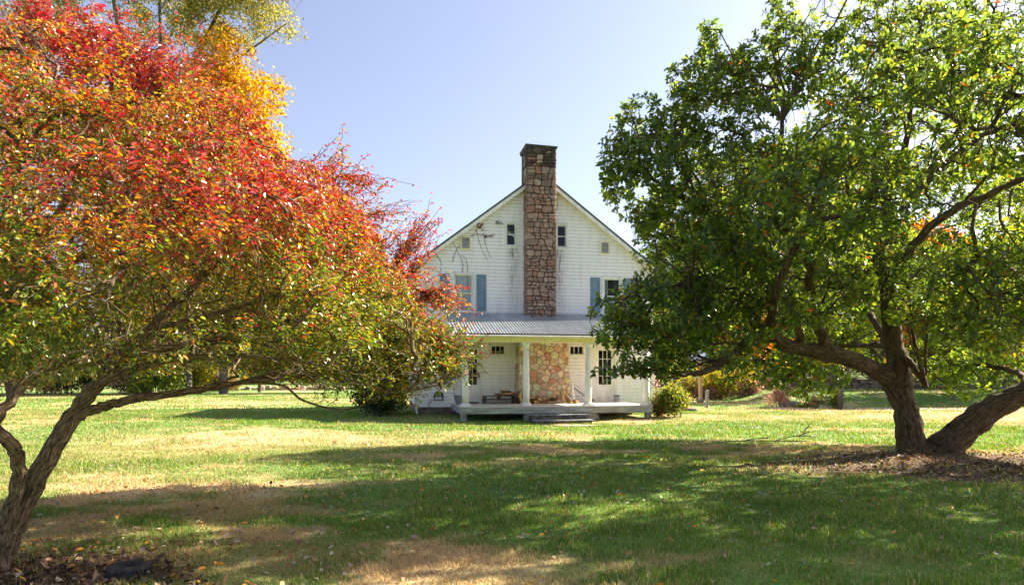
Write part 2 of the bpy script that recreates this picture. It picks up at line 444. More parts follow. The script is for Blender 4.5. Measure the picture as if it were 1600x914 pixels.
def np_mesh(name, verts, faces, mat, parent=None, col=None, smooth=False):
    """fast mesh from arrays; faces (n, k) of constant k"""
    verts = np.ascontiguousarray(verts, dtype=np.float32); faces = np.ascontiguousarray(faces, dtype=np.int32)
    me = bpy.data.meshes.new(name)
    nf, k = faces.shape
    me.vertices.add(len(verts)); me.vertices.foreach_set("co", verts.ravel())
    me.loops.add(nf * k); me.loops.foreach_set("vertex_index", faces.ravel())
    me.polygons.add(nf); me.polygons.foreach_set("loop_start", np.arange(0, nf * k, k, dtype=np.int32))
    if smooth: me.polygons.foreach_set("use_smooth", np.ones(nf, dtype=bool))
    if col is not None:
        ca = me.color_attributes.new("Col", 'FLOAT_COLOR', 'POINT')
        c4 = np.ones((len(verts), 4), dtype=np.float32); c4[:, :3] = col
        ca.data.foreach_set("color", c4.ravel())
    me.materials.append(mat)
    me.update(calc_edges=True); me.validate()
    o = bpy.data.objects.new(name, me); C.objects.link(o)
    if parent is not None: o.parent = parent
    return o

# ------------------------------------------------------------------ plants: growing branches and leaves
def unit(v): return v / np.maximum(np.linalg.norm(v, axis=-1, keepdims=True), 1e-9)

def catmull(P, per=6):
    P = np.asarray(P, float); Q = np.vstack([2 * P[0] - P[1], P, 2 * P[-1] - P[-2]])
    out = []
    for i in range(1, len(Q) - 2):
        for t in np.linspace(0, 1, per, endpoint=False):
            a, b, c, d = Q[i - 1], Q[i], Q[i + 1], Q[i + 2]
            out.append(0.5 * (2 * b + (c - a) * t + (2 * a - 5 * b + 4 * c - d) * t * t + (3 * b - a - 3 * c + d) * t ** 3))
    out.append(Q[-2])
    return np.array(out)

def tubes(paths, radii, sides):
    """paths (n, K, 3), radii (n, K) -> verts, quads"""
    n, K, _ = paths.shape
    tan = unit(np.gradient(paths, axis=1))
    avg = unit(paths[:, -1] - paths[:, 0])
    ref = np.zeros((n, 3)); ref[np.arange(n), np.argmin(np.abs(avg), axis=1)] = 1
    a = unit(np.cross(tan, ref[:, None, :])); b = np.cross(tan, a)
    ang = np.arange(sides) * 2 * np.pi / sides
    ring = a[:, :, None, :] * np.cos(ang)[None, None, :, None] + b[:, :, None, :] * np.sin(ang)[None, None, :, None]
    V = paths[:, :, None, :] + ring * radii[:, :, None, None]
    idx = np.arange(n * K * sides).reshape(n, K, sides)
    nx = np.roll(idx, -1, axis=2)
    F = np.stack([idx[:, :-1], nx[:, :-1], nx[:, 1:], idx[:, 1:]], axis=-1).reshape(-1, 4)
    return V.reshape(-1, 3), F

class Plant:
    def __init__(self, seed):
        self.rs = np.random.RandomState(seed)
        self.pos = np.zeros((0, 3)); self.dir = np.zeros((0, 3)); self.par = np.zeros(0, int); self.fix = np.zeros(0)
        self.batches = []      # (node index array (n,K), start positions (n,3), sides)
    def limb(self, pts, rads, per=6, sides=12, wob=0.0):
        P = catmull(pts, per); Rr = np.interp(np.linspace(0, len(rads) - 1, len(P)), np.arange(len(rads)), rads)
        if wob: P[1:] += self.rs.normal(0, wob, (len(P) - 1, 3)) * np.minimum(1, Rr[1:, None] * 20)
        b = len(self.pos); n = len(P)
        d = unit(np.gradient(P, axis=0))
        if b:
            j = int(np.argmin(((self.pos - P[0]) ** 2).sum(1)))
        else: j = -1
        self.pos = np.vstack([self.pos, P]); self.dir = np.vstack([self.dir, d])
        self.par = np.concatenate([self.par, [j], np.arange(b, b + n - 1)]); self.fix = np.concatenate([self.fix, Rr])
        self.batches.append((np.arange(b, b + n)[None], None, sides))
    def sprout(self, A, K=5, sides=5, lift=0.0, stiff=0.4, wob=0.03, back=0.8, zmin=None):
        """connect every attractor to the best existing node with a curved shoot"""
        A = np.asarray(A, float)
        if not len(A): return None
        best = np.zeros(len(A), int)
        P = self.pos; Dd = self.dir
        pen = np.zeros(len(P)) if zmin is None else np.where(P[:, 2] < zmin, 1e3, 0)
        for s in range(0, len(A), 400):
            a = A[s:s + 400]
            df = a[:, None, :] - P[None]
            L = np.sqrt((df ** 2).sum(-1)) + 1e-6
            cs = (df * Dd[None]).sum(-1) / L
            best[s:s + 400] = np.argmin(L * (1 + back * (1 - cs)) + pen[None], axis=1)
        p0 = P[best]; d0 = Dd[best]; L = np.linalg.norm(A - p0, axis=1, keepdims=True)
        c1 = p0 + (d0 * 0.6 + unit(A - p0) * 0.5) * L * stiff
        end = unit(A - p0) * 0.7 + d0 * 0.2; end[:, 2] += lift; end = unit(end)
        c2 = A - end * L * 0.35
        t = np.linspace(0, 1, K + 1)[1:][None, :, None]
        pts = (1 - t) ** 3 * p0[:, None] + 3 * (1 - t) ** 2 * t * c1[:, None] + 3 * (1 - t) * t * t * c2[:, None] + t ** 3 * A[:, None]
        w = self.rs.normal(0, 1, pts.shape) * wob * L[:, None, :]
        w[:, -1] = 0
        pts = pts + w
        full = np.concatenate([p0[:, None], pts], axis=1)
        dirs = unit(np.gradient(full, axis=1))[:, 1:]
        b = len(self.pos); n = len(A)
        ids = b + np.arange(n * K).reshape(n, K)
        par = np.concatenate([best[:, None], ids[:, :-1]], axis=1)
        self.pos = np.vstack([self.pos, pts.reshape(-1, 3)]); self.dir = np.vstack([self.dir, dirs.reshape(-1, 3)])
        self.par = np.concatenate([self.par, par.ravel()]); self.fix = np.concatenate([self.fix, np.zeros(n * K)])
        self.batches.append((ids, p0, sides))
        return ids
    def mesh(self, name, mat, parent, rtip=0.004, expo=0.42, rmax=0.2, clip=None, rough=0.0):
        n = len(self.pos); cnt = np.zeros(n)
        ischild = np.zeros(n, bool); ok = self.par >= 0; ischild[self.par[ok]] = True
        cnt[~ischild] = 1
        par = self.par
        for i in range(n - 1, -1, -1):
            if par[i] >= 0: cnt[par[i]] += cnt[i]
        r = np.minimum(rtip * np.maximum(cnt, 1) ** expo, rmax)
        r = np.where(self.fix > 0, self.fix, r)
        Vs = []; Fs = []; Bs = []; off = 0
        for ids, p0, sides in self.batches:
            pts = self.pos[ids]; rr = r[ids]
            if p0 is not None:
                pts = np.concatenate([p0[:, None], pts], axis=1); rr = np.concatenate([rr[:, :1] * 1.15, rr], axis=1)
            V, F = tubes(pts, rr, sides)
            if p0 is None and rough:
                nn = fbm(V[:, 0] * 6 + V[:, 2] * 3, V[:, 1] * 6 + V[:, 2] * 4, 5, 3) - 0.5
                ctr = np.repeat(pts.reshape(-1, 3), sides, axis=0)
                V = ctr + (V - ctr) * (1 + nn[:, None] * rough)
            n_, K_, _ = pts.shape
            s_ = np.concatenate([np.zeros((n_, 1)), np.cumsum(np.linalg.norm(np.diff(pts, axis=1), axis=-1), axis=1)], axis=1)
            an = np.arange(sides) * 2 * np.pi / sides; r0 = np.maximum(rr[:, :1], .01)
            bk = np.stack([np.broadcast_to((np.cos(an)[None, None] * r0[:, :, None]), (n_, K_, sides)), np.broadcast_to((np.sin(an)[None, None] * r0[:, :, None]), (n_, K_, sides)),
                           np.broadcast_to(s_[:, :, None] * .22 + np.arange(n_)[:, None, None] * .7 + len(Vs) * 3.1, (n_, K_, sides))], axis=-1)
            Bs.append(bk.reshape(-1, 3)); Vs.append(V); Fs.append(F + off); off += len(V)
        o = np_mesh(name, np.vstack(Vs), np.vstack(Fs), mat, parent, smooth=True)
        ba = o.data.attributes.new("Bark", 'FLOAT_VECTOR', 'POINT'); ba.data.foreach_set("vector", np.vstack(Bs).astype(np.float32).ravel())
        return o

LEAF_OVAL = np.array([[0, 0, 0], [0.34, 0.5, 0.10], [0.70, 0.42, 0.06], [1, 0, -0.10], [0.70, -0.42, 0.06], [0.34, -0.5, 0.10]])
LEAF_OBOV = np.array([[0, 0, 0], [0.40, 0.36, 0.08], [0.78, 0.50, 0.06], [1, 0, -0.08], [0.78, -0.50, 0.06], [0.40, -0.36, 0.08]])

def leaves(name, base, d, nrm, L, W, col, mat, parent, tmpl=LEAF_OVAL):
    n = len(base)
    d = unit(d); s = unit(np.cross(nrm, d)); u = np.cross(d, s)
    L = np.broadcast_to(L, (n,)); W = np.broadcast_to(W, (n,))
    V = base[:, None] + d[:, None] * (tmpl[None, :, 0:1] * L[:, None, None]) + s[:, None] * (tmpl[None, :, 1:2] * W[:, None, None]) + u[:, None] * (tmpl[None, :, 2:3] * L[:, None, None])
    i = np.arange(n)[:, None] * 6
    F = np.concatenate([i + np.array([[0, 1, 2, 3]]), i + np.array([[0, 3, 4, 5]])], axis=0)
    return np_mesh(name, V.reshape(-1, 3), F, mat, parent, col=np.repeat(col, 6, axis=0))

def in_ball(rs_, n):
    v = unit(rs_.normal(0, 1, (n, 3))); return v * rs_.uniform(0, 1, (n, 1)) ** (1 / 3.0)

def pick(rs_, pal, n, var=0.2):
    pal = np.asarray(pal, float)
    c = pal[rs_.randint(0, len(pal), n)]
    return np.clip(c * (1 + rs_.normal(0, var, (n, 1))), 0.004, 0.85)


# ------------------------------------------------------------------ the ground and the roads
def lin(a, b, s): return list(np.arange(a, b, s))
gx = np.array([-900, -500, -300, -180, -120] + lin(-90, -34, 4) + lin(-34, -14, 1) + lin(-14, 18, .3) + lin(18, 50, 1) + lin(50, 110, 4) + [120, 180, 300, 500, 900])
gy = np.array([-300, -120, -60, -30, -15, -8] + lin(-4, 1, 1) + lin(1, 32, .3) + lin(32, 52, .5) + lin(52, 110, 3) + [115, 140, 170, 230, 320, 500, 900])
GX, GY = np.meshgrid(gx, gy)
gv = np.stack([GX.ravel(), GY.ravel(), gz(GX.ravel(), GY.ravel())], axis=1)
nx_, ny_ = len(gx), len(gy)
gi = np.arange(nx_ * ny_).reshape(ny_, nx_)
gf = np.stack([gi[:-1, :-1], gi[:-1, 1:], gi[1:, 1:], gi[1:, :-1]], axis=-1).reshape(-1, 4)
lawn = np_mesh("lawn", gv, gf, M['lawn'], col=turf_colour(gv[:, 0], gv[:, 1]) * 0.92, smooth=True)
tag(lawn, "mown lawn with green and straw coloured patches around the farmhouse", "lawn", kind='structure')

def strip(name, pts, w0, w1, mat, lift, label, seed):
    P = catmull(pts, 12); n = len(P)
    t = unit(np.gradient(P, axis=0)); s = np.stack([-t[:, 1], t[:, 0]], axis=1)
    rr = np.random.RandomState(seed)
    V = []
    for k in np.linspace(-1, 1, 7):
        w = np.linspace(w0, w1, n) * (1 + (rr.uniform(-.12, .12, n) if abs(k) == 1 else 0))
        q = P + s * (w * k / 2)[:, None]
        V.append(np.column_stack([q, gz(q[:, 0], q[:, 1]) + lift]))
    V = np.array(V); idx = np.arange(7 * n).reshape(7, n)
    F = np.stack([idx[:-1, :-1], idx[1:, :-1], idx[1:, 1:], idx[:-1, 1:]], axis=-1).reshape(-1, 4)
    o = np_mesh(name, V.reshape(-1, 3), F, mat, smooth=True)
    return tag(o, label, name.replace('_', ' '), kind='structure')
strip("gravel_path", [(12.5, 34.5), (16, 33.2), (20, 32.0), (25, 30.6), (34, 29)], 1.1, 1.5, M['gravel'], 0.012, "pale gravel path crossing the lawn behind the big green tree", 3)
strip("road", [(14, 52), (20, 46), (27, 43.8), (40, 44.5), (70, 50), (120, 60)], 3.0, 3.6, M['asphalt'], 0.03, "grey road along the top of the grassy bank", 4)
strip("stepping_stone_path", [(1.75, 23.45), (2.0, 22.9), (2.35, 22.2), (2.6, 21.8)], 1.0, 0.8, M['slab'], 0.025, "worn sandstone path in front of the porch steps", 5)

# ------------------------------------------------------------------ the farmhouse (local axes: x along the front, y into the house, z up)
TH = R(10.4); HO = (-3.68, 27.5, 0.0)
def H(u, y, z):
    return np.array([HO[0] + u * math.cos(TH) - y * math.sin(TH), HO[1] + u * math.sin(TH) + y * math.cos(TH), z])
house = empty("farmhouse", HO, TH, "white clapboard farmhouse with stone chimney, blue shutters and a columned porch", "house")
WID, DEP, APX, SL = 9.70, 9.2, 4.85, 0.754
ZA = 9.66                                    # top of the roof at the ridge
def ztop(u): return ZA - SL * abs(u - APX)

HOLES = []                                   # (u0, u1, z0, z1)
WIN2 = [(1.44, 2.13, 4.07, 5.50), (7.57, 8.26, 4.07, 5.50)]
ATT = [(3.52, 3.88, 6.74, 7.60), (5.60, 5.96, 6.74, 7.60)]
PW = [(2.90, 3.44, 2.38, 2.72), (6.13, 6.68, 2.40, 2.73)]
DOORS = [(1.66, 2.46, 0.455, 2.68), (7.22, 8.02, 0.455, 2.68)]
VENTS = [(1.72, 2.03, 6.54, 6.98), (7.44, 7.75, 6.54, 6.98)]
HOLES = WIN2 + ATT + PW + DOORS

def gable_lim(z):
    w = (ZA - 0.21 - z) / SL
    return max(0.0, APX - w), min(WID, APX + w)

def clapboard(mb, zb0, zt, lim, holes, fn, course=0.140, lap=0.034):
    """lap siding: fn(u, out, z) -> point"""
    zs = set(np.round(np.arange(zb0, zt, course), 4).tolist() + [zt])
    cs = sorted(zs)
    marks = sorted(zs | {round(c + course * .68, 4) for c in cs if c + course * .68 < zt} | {h for q in holes for h in (q[2], q[3]) if zb0 < h < zt})
    for a, b in zip(marks[:-1], marks[1:]):
        if b - a < 1e-4: continue
        c0 = max(c for c in cs if c <= a + 1e-6)
        prof = lambda t: lap * (1 - .12 * t / .68) if t <= .68 else lap * (.88 - .82 * (t - .68) / .32)
        oa = prof((a - c0) / course); ob = prof(min(1.0, (b - c0) / course))
        la, lb = lim(a), lim(b)
        segs = [(la[0], la[1], lb[0], lb[1])]
        cut = sorted((q[0], q[1]) for q in holes if q[2] < (a + b) / 2 < q[3])
        if cut:
            segs = []; s0, s0b = la[0], lb[0]
            for q0, q1 in cut: segs.append((s0, q0, s0b, q0)); s0 = s0b = q1
            segs.append((s0, la[1], s0b, lb[1]))
        for s0, s1, t0, t1 in segs:
            if s1 - s0 < 0.002: continue
            mb.add([fn(s0, oa, a), fn(s1, oa, a), fn(t1, ob, b), fn(t0, ob, b)], [(0, 1, 2, 3)])
            if abs(a - c0) < 1e-6:
                mb.add([fn(s0, 0, a), fn(s1, 0, a), fn(s1, oa, a), fn(s0, oa, a)], [(0, 1, 2, 3)])

mb = MB()
clapboard(mb, 0.30, 9.40, gable_lim, HOLES, lambda u, o, z: (u, -o, z))
zc = ztop(0) - 0.21
clapboard(mb, 0.30, zc, lambda z: (0, DEP), [], lambda u, o, z: (-o, u, z))
clapboard(mb, 0.30, zc, lambda z: (0, DEP), [], lambda u, o, z: (WID + o, u, z))
clapboard(mb, 0.30, 9.40, gable_lim, [], lambda u, o, z: (u, DEP + o, z))
mb.build("wall", M['siding'], house)
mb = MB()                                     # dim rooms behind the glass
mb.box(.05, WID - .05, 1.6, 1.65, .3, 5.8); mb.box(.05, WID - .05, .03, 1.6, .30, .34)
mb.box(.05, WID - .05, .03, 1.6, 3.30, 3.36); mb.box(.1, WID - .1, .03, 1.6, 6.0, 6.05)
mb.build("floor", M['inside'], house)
mb = MB(); mb.box(0.015, WID - .015, 0.02, DEP - .02, -0.3, 0.298)
mb.build("foundation", M['found'], house)
for u in (0, WID):
    mb = MB(); s = -1 if u == 0 else 1
    x0, x1 = (u - .035, u + .09) if s < 0 else (u - .09, u + .035)
    mb.bbox(x0, x1, -0.046, 0.06, 0.29, zc + .05, .006)
    mb.build("corner_board", M['white'], house)

# roof
for s in (-1, 1):
    e = APX + s * 5.2
    mb = MB()
    prof = [(APX, ZA), (e, ZA - SL * 5.2), (e, ZA - SL * 5.2 - .09), (APX, ZA - .09)]
    mb.prism(prof, lambda a, b, d: (a, d, b), -0.34, DEP + .34)
    r = mb.build("roof_slope", M['shingle'], house)
    mb = MB()
    prof = [(APX, ZA - .092), (e - s * .02, ZA - SL * 5.18 - .092), (e - s * .02, ZA - SL * 5.18 - .255), (APX, ZA - .255)]
    mb.prism(prof, lambda a, b, d: (a, d, b), -0.325, -0.29)
    mb.build("rake_board", M['white'], house)
    mb = MB()
    prof = [(APX, ZA - .20), (e - s * .04, ZA - SL * 5.16 - .20), (e - s * .04, ZA - SL * 5.16 - .215), (APX, ZA - .215)]
    mb.prism(prof, lambda a, b, d: (a, d, b), -0.288, -0.02)
    k = 0
    while k < 40:                              # soffit panel ribs
        uu = APX + s * (0.7 + k * .115)
        mb.box(uu - .012, uu + .012, -.286, -.022, ztop(uu) - .232, ztop(uu) - .214)
        k += 1
    mb.build("soffit", M['cream'], house)
    mb = MB()
    mb.bbox(min(e - s * .3, e), max(e - s * .3, e), -.30, DEP + .3, ZA - SL * 5.2 - .22, ZA - SL * 5.2 - .10, .01)
    mb.build("eave_box", M['white'], house)

# windows
def window(u0, u1, z0, z1, kind):
    w = MB(); t = .10 if kind == 'double' else .075
    if kind == 'pane3': t = .06
    d0, d1 = -.050, .03
    w.bbox(u0 - t, u0, d0, d1, z0 - .02, z1 + t, .006); w.bbox(u1, u1 + t, d0, d1, z0 - .02, z1 + t, .006)
    w.bbox(u0, u1, d0, d1, z1, z1 + t, .006)
    w.bbox(u0 - t - .03, u1 + t + .03, d0 - .035, d1, z0 - .065, z0 - .022, .006)
    f = w.build("window", M['white'], house)
    s = MB(); zm = (z0 + z1) / 2; b = .04
    if kind == 'double':
        s.box(u0, u0 + b, .012, .05, z0 - .02, z1); s.box(u1 - b, u1, .012, .05, z0 - .02, z1)
        s.box(u0 + b, u1 - b, .012, .05, z1 - b, z1); s.box(u0 + b, u1 - b, .012, .05, z0 - .02, z0 + b)
        s.box(u0 + b, u1 - b, .008, .05, zm - .02, zm + .02)
    elif kind == 'attic':
        b = .03
        s.box(u0, u0 + b, .012, .05, z0 - .02, z1); s.box(u1 - b, u1, .012, .05, z0 - .02, z1)
        s.box(u0 + b, u1 - b, .012, .05, z1 - b, z1); s.box(u0 + b, u1 - b, .012, .05, z0 - .02, z0 + .035)
        s.box(u0 + b, u1 - b, .008, .05, zm - .02, zm + .02)
    else:
        b = .025
        s.box(u0, u1, .012, .05, z1 - b, z1); s.box(u0, u1, .012, .05, z0 - .02, z0 + b)
        for q in range(4):
            uu = u0 + (u1 - u0) * q / 3
            uu = min(max(uu, u0 + .012), u1 - .012)
            s.box(uu - .012, uu + .012, .010, .05, z0 + b, z1 - b)
    s.build("sash", M['white'], f)
    g = MB(); g.add([(u0, .035, z0 - .02), (u1, .035, z0 - .02), (u1, .035, z1), (u0, .035, z1)], [(0, 1, 2, 3)])
    g.build("pane", M['glass'], f)
    return f
for k, q in enumerate(WIN2):
    f = window(*q, 'double')
    def folds(x0, x1, z0, z1, y):
        mbc = MB(); n = 40; top = []; bot = []
        for i in range(n + 1):
            x = x0 + (x1 - x0) * i / n; yy = y + .018 * math.sin(i * 1.9) + .008 * math.sin(i * .7)
            top.append((x, yy, z1)); bot.append((x, yy, z0))
        mbc.add(bot + top, [(i, i + 1, n + 2 + i, n + 1 + i) for i in range(n)])
        return mbc
    if k == 0: folds(q[0], q[1], q[2] - .02, q[3], .065).build("curtain", M['curtain'], f)
    else:
        folds(q[0], q[0] + .20, q[2] + .1, q[3], .10).build("curtain", M['curtain'], f)
        folds(q[0] + .2, q[1], q[2] - .02, q[2] + .55, .12).build("curtain", M['curtain'], f)
for q in ATT: window(*q, 'attic')
for q in PW: window(*q, 'pane3')
for i, q in enumerate(ATT):                   # flat surround boards outside the attic frames
    mbs = MB(); a, b = q[0] - .16, q[1] + .16
    mbs.bbox(a, q[0] - .077, -.024, .0, q[2] - .16, q[3] + .17, .004); mbs.bbox(q[1] + .077, b, -.024, .0, q[2] - .16, q[3] + .17, .004)
    mbs.bbox(q[0] - .076, q[1] + .076, -.024, .0, q[3] + .077, q[3] + .17, .004)
    mbs.build("window_surround", M['white'], house)
for i, q in enumerate(PW):
    mbs = MB()
    mbs.box(q[0] - .17, q[0] - .062, -.022, .0, q[2] - .13, q[3] + .2); mbs.box(q[1] + .062, q[1] + .17, -.022, .0, q[2] - .13, q[3] + .2)
    mbs.box(q[0] - .06, q[1] + .06, -.022, .0, q[3] + .062, q[3] + .2); mbs.box(q[0] - .06, q[1] + .06, -.022, .0, q[2] - .13, q[2] - .068)
    mbs.build("window_surround", M['white'], house)

# shutters: frame and two sunk panels
for u0, u1 in ((0.86, 1.24), (2.30, 2.70), (6.98, 7.40), (8.42, 8.82)):
    s = MB(); z0, z1 = 4.07, 5.54; b = .06; zm = 4.88
    s.bbox(u0, u0 + b, -.052, -.02, z0, z1, .005); s.bbox(u1 - b, u1, -.052, -.02, z0, z1, .005)
    for a, c in ((z0, z0 + .08), (zm - .04, zm + .04), (z1 - .08, z1)): s.bbox(u0 + b, u1 - b, -.052, -.02, a, c, .005)
    for a, c in ((z0 + .08, zm - .04), (zm + .04, z1 - .08)):
        s.box(u0 + b, u1 - b, -.034, -.02, a, c); s.bbox(u0 + b + .035, u1 - b - .035, -.046, -.034, a + .035, c - .035, .008)
    s.build("shutter", M['blue'], house)
for q in VENTS:
    v = MB(); t = .05
    v.bbox(q[0] - t, q[0], -.075, 0, q[2] - t, q[3] + t, .004); v.bbox(q[1], q[1] + t, -.075, 0, q[2] - t, q[3] + t, .004)
    v.bbox(q[0], q[1], -.075, 0, q[3], q[3] + t, .004); v.bbox(q[0], q[1], -.075, 0, q[2] - t, q[2], .004)
    f = v.build("vent", M['cream'], house)
    l = MB(); k = q[2] + .02
    while k < q[3] - .02:
        l.add([(q[0], -.068, k), (q[1], -.068, k), (q[1], -.045, k + .060), (q[0], -.045, k + .060), (q[0], -.044, k), (q[1], -.044, k)], [(0, 1, 2, 3), (4, 5, 1, 0)])
        k += .075
    l.build("louvre", M['louvre'], f)

# doors
for k, (u0, u1, z0, z1) in enumerate(DOORS):
    d = MB(); f0, f1 = .0, .045
    gu0, gu1, gz0, gz1 = u0 + .13, u1 - .13, 1.17, 2.56
    d.box(u0, gu0, f0, f1, z0, z1); d.box(gu1, u1, f0, f1, z0, z1)
    d.box(gu0, gu1, f0, f1, z0, z0 + .14); d.box(gu0, gu1, f0, f1, gz1, z1); d.box(gu0, gu1, f0, f1, 1.02, gz1 - (gz1 - gz0))
    d.box(gu0, gu1, .014, f1, z0 + .14, 1.02); d.bbox(gu0 + .05, gu1 - .05, .004, .014, z0 + .19, .97, .006)
    do = d.build("door", M['white'], house)
    g = MB()
    for i in (1, 2): uu = gu0 + (gu1 - gu0) * i / 3; g.box(uu - .012, uu + .012, .008, .035, gz0, gz1)
    for i in (1, 2, 3): zz = gz0 + (gz1 - gz0) * i / 4; g.box(gu0, gu1, .010, .034, zz - .012, zz + .012)
    g.build("muntin", M['white'], do)
    g = MB(); g.add([(gu0, .025, gz0), (gu1, .025, gz0), (gu1, .025, gz1), (gu0, .025, gz1)], [(0, 1, 2, 3)])
    g.build("pane", M['glass'], do)
    g = MB(); hu = u1 - .065; 
    g.bbox(hu - .025, hu + .025, -.008, .0, 1.42, 1.64, .003); g.tube([(hu, -.008, 1.47), (hu, -.06, 1.48), (hu, -.065, 1.58), (hu, -.008, 1.60)], .012)
    g.build("handle", M['black'], do)
    g = MB(); t = .11
    g.bbox(u0 - t, u0, -.036, .04, z0, z1 + t, .005); g.bbox(u1, u1 + t, -.036, .04, z0, z1 + t, .005); g.bbox(u0, u1, -.036, .04, z1, z1 + t, .005)
    g.box(u0, u1, -.05, .05, z0 - .003, z0 + .018)
    g.build("door_frame", M['white'], do)

# chimney stones: an irregular Voronoi pattern on each face, every stone a bevelled block
def voronoi(w, h, size, r, aspect=1.35):
    """polygons filling a w x h rectangle"""
    rows = max(1, int(round(h / size))); seeds = []
    for j in range(-1, rows + 1):
        cols = max(1, int(round(w / (size * aspect)))); off = r.uniform(0, 1)
        for i in range(-1, cols + 2):
            seeds.append(((i + off + r.uniform(-.34, .34)) * w / cols, (j + .5 + r.uniform(-.40, .40)) * h / rows))
            if r.uniform() < .30: seeds.append(((i + off + r.uniform(.3, .6)) * w / cols, (j + r.uniform(.0, 1)) * h / rows))
    S = np.array(seeds); out = []
    for i, s in enumerate(S):
        poly = [(0, 0), (w, 0), (w, h), (0, h)]
        dd = ((S - s) * [1 / aspect, 1]); o = np.argsort((dd ** 2).sum(1))[1:18]
        for q in o:
            q = S[q]
            nx, ny = (q[0] - s[0]) / aspect ** 2, q[1] - s[1]
            c = nx * (q[0] + s[0]) / 2 + ny * (q[1] + s[1]) / 2
            new = []
            for a, b in zip(poly, poly[1:] + poly[:1]):
                fa = nx * a[0] + ny * a[1] - c; fb = nx * b[0] + ny * b[1] - c
                if fa <= 0: new.append(a)
                if fa * fb < 0: t = fa / (fa - fb); new.append((a[0] + (b[0] - a[0]) * t, a[1] + (b[1] - a[1]) * t))
            poly = new
            if len(poly) < 3: break
        if len(poly) >= 3:
            A = 0.5 * abs(sum(a[0] * b[1] - b[0] * a[1] for a, b in zip(poly, poly[1:] + poly[:1])))
            if A > 0.003: out.append(poly)
    return out

def ashlar(w, h, r):
    """roughly coursed rubble: uneven rows of rough four-sided stones, some split in two or three"""
    ys = [0.0]
    while ys[-1] < h - .12: ys.append(ys[-1] + r.choice([.11, .16, .21, .28]) * r.uniform(.85, 1.15))
    ys[-1] = h
    wav = [[r.uniform(-.05, .05) for _ in range(8)] for _ in ys]; wav[0] = [0] * 8; wav[-1] = [0] * 8
    def yy(j, x):
        t = np.clip(x / w, 0, 1) * 6.999; i = int(t); return ys[j] + wav[j][i] * (1 - t + i) + wav[j][i + 1] * (t - i)
    out = []
    for j in range(len(ys) - 1):
        hh = ys[j + 1] - ys[j]; xs = [0.0]
        while xs[-1] < w - .16: xs.append(xs[-1] + r.uniform(.7, 1.7) * max(.17, hh * .95))
        if w - xs[-1] < .10 and len(xs) > 1: xs[-1] = w
        else: xs.append(w)
        tops = [x + (r.uniform(-.075, .075) if 0 < x < w else 0) for x in xs]
        for i in range(len(xs) - 1):
            q = [(xs[i], yy(j, xs[i])), (xs[i + 1], yy(j, xs[i + 1])), (tops[i + 1], yy(j + 1, tops[i + 1])), (tops[i], yy(j + 1, tops[i]))]
            if hh > .22 and r.uniform() < .38:             # two flat stones instead of one tall one
                t = r.uniform(.35, .65); a = [q[0][k] * (1 - t) + q[3][k] * t for k in (0, 1)]; b = [q[1][k] * (1 - t) + q[2][k] * t for k in (0, 1)]
                t2 = r.uniform(-.03, .03); a = (a[0], a[1] + t2); b = (b[0], b[1] - t2)
                out += [[q[0], q[1], b, a], [a, b, q[2], q[3]]]
            elif xs[i + 1] - xs[i] > .3 and r.uniform() < .5:   # a cut corner filled with a small wedge
                m = ((q[2][0] + q[3][0]) / 2, (q[2][1] + q[3][1]) / 2); e = ((q[1][0] + q[2][0]) / 2, (q[1][1] + q[2][1]) / 2)
                out += [[q[0], q[1], e, m, q[3]], [e, q[2], m]]
            else: out.append(q)
    return out

def stones(mb, polys, fn, gap, depth, r, colour):
    for poly in polys:
        P = np.array(poly); c = P.mean(0)
        d = np.linalg.norm(P - c, axis=1, keepdims=True)
        q = c + (P - c) * np.maximum(0.3, 1 - gap / np.maximum(d, .02))
        ins = c + (P - c) * np.maximum(0.2, 1 - (gap + .028) / np.maximum(d, .03))
        # cut the corners so stones are rounded
        def soft(Q):
            o = []
            for a, b in zip(Q, np.roll(Q, -1, axis=0)): o += [a * .84 + b * .16, a * .16 + b * .84]
            return np.array(o)
        q = soft(q); ins = soft(ins); n = len(q)
        dd = depth * r.uniform(.6, 1.25); mb.c = colour(c, r)
        tilt = r.uniform(-.012, .012, 2)
        V = [fn(a[0], a[1], 0) for a in q] + [fn(a[0], a[1], dd * .6) for a in q] + [fn(a[0], a[1], dd + (a[0] - c[0]) * tilt[0] + (a[1] - c[1]) * tilt[1]) for a in ins]
        F = [(k, (k + 1) % n, n + (k + 1) % n, n + k) for k in range(n)] + [(n + k, n + (k + 1) % n, 2 * n + (k + 1) % n, 2 * n + k) for k in range(n)] + [[2 * n + k for k in range(n)]]
        mb.add(V, F)

CU0, CU1, CP, CZ0, CZ1 = 4.22, 5.41, -0.60, 3.70, 10.50
def col_up(c, r):
    z = c[1] + CZ0
    base = [(.37, .27, .205), (.41, .315, .24), (.33, .25, .195), (.38, .24, .17), (.44, .355, .28), (.37, .195, .135), (.28, .21, .17), (.39, .30, .225)][r.randint(8)]
    k = 1 - .80 * (1 if z > 9.75 and r.uniform() < .7 else 0) - (.3 if 9.2 < z < 9.75 and r.uniform() < .4 else 0)
    q = k * .72 * r.uniform(.8, 1.15)
    return (base[0] * q * 1.06, base[1] * q * .94, base[2] * q * .98)
def col_low(c, r):
    base = [(.52, .395, .255), (.58, .455, .305), (.50, .365, .24), (.48, .305, .19), (.42, .215, .125), (.62, .51, .36), (.53, .41, .29), (.55, .42, .23)][r.randint(8)]
    return tuple(b * 1.08 * r.uniform(.85, 1.12) for b in base)
mb = MB(); mb.box(CU0 + .02, CU1 - .02, CP + .02, 0.0, CZ0, 9.2); mb.box(CU0 + .02, CU1 - .02, CP + .02, .55, 8.9, CZ1)
chim = mb.build("chimney", M['mortar_dark'], house)
r_ = np.random.RandomState(8)
mb = MB()
Hh = CZ1 - CZ0
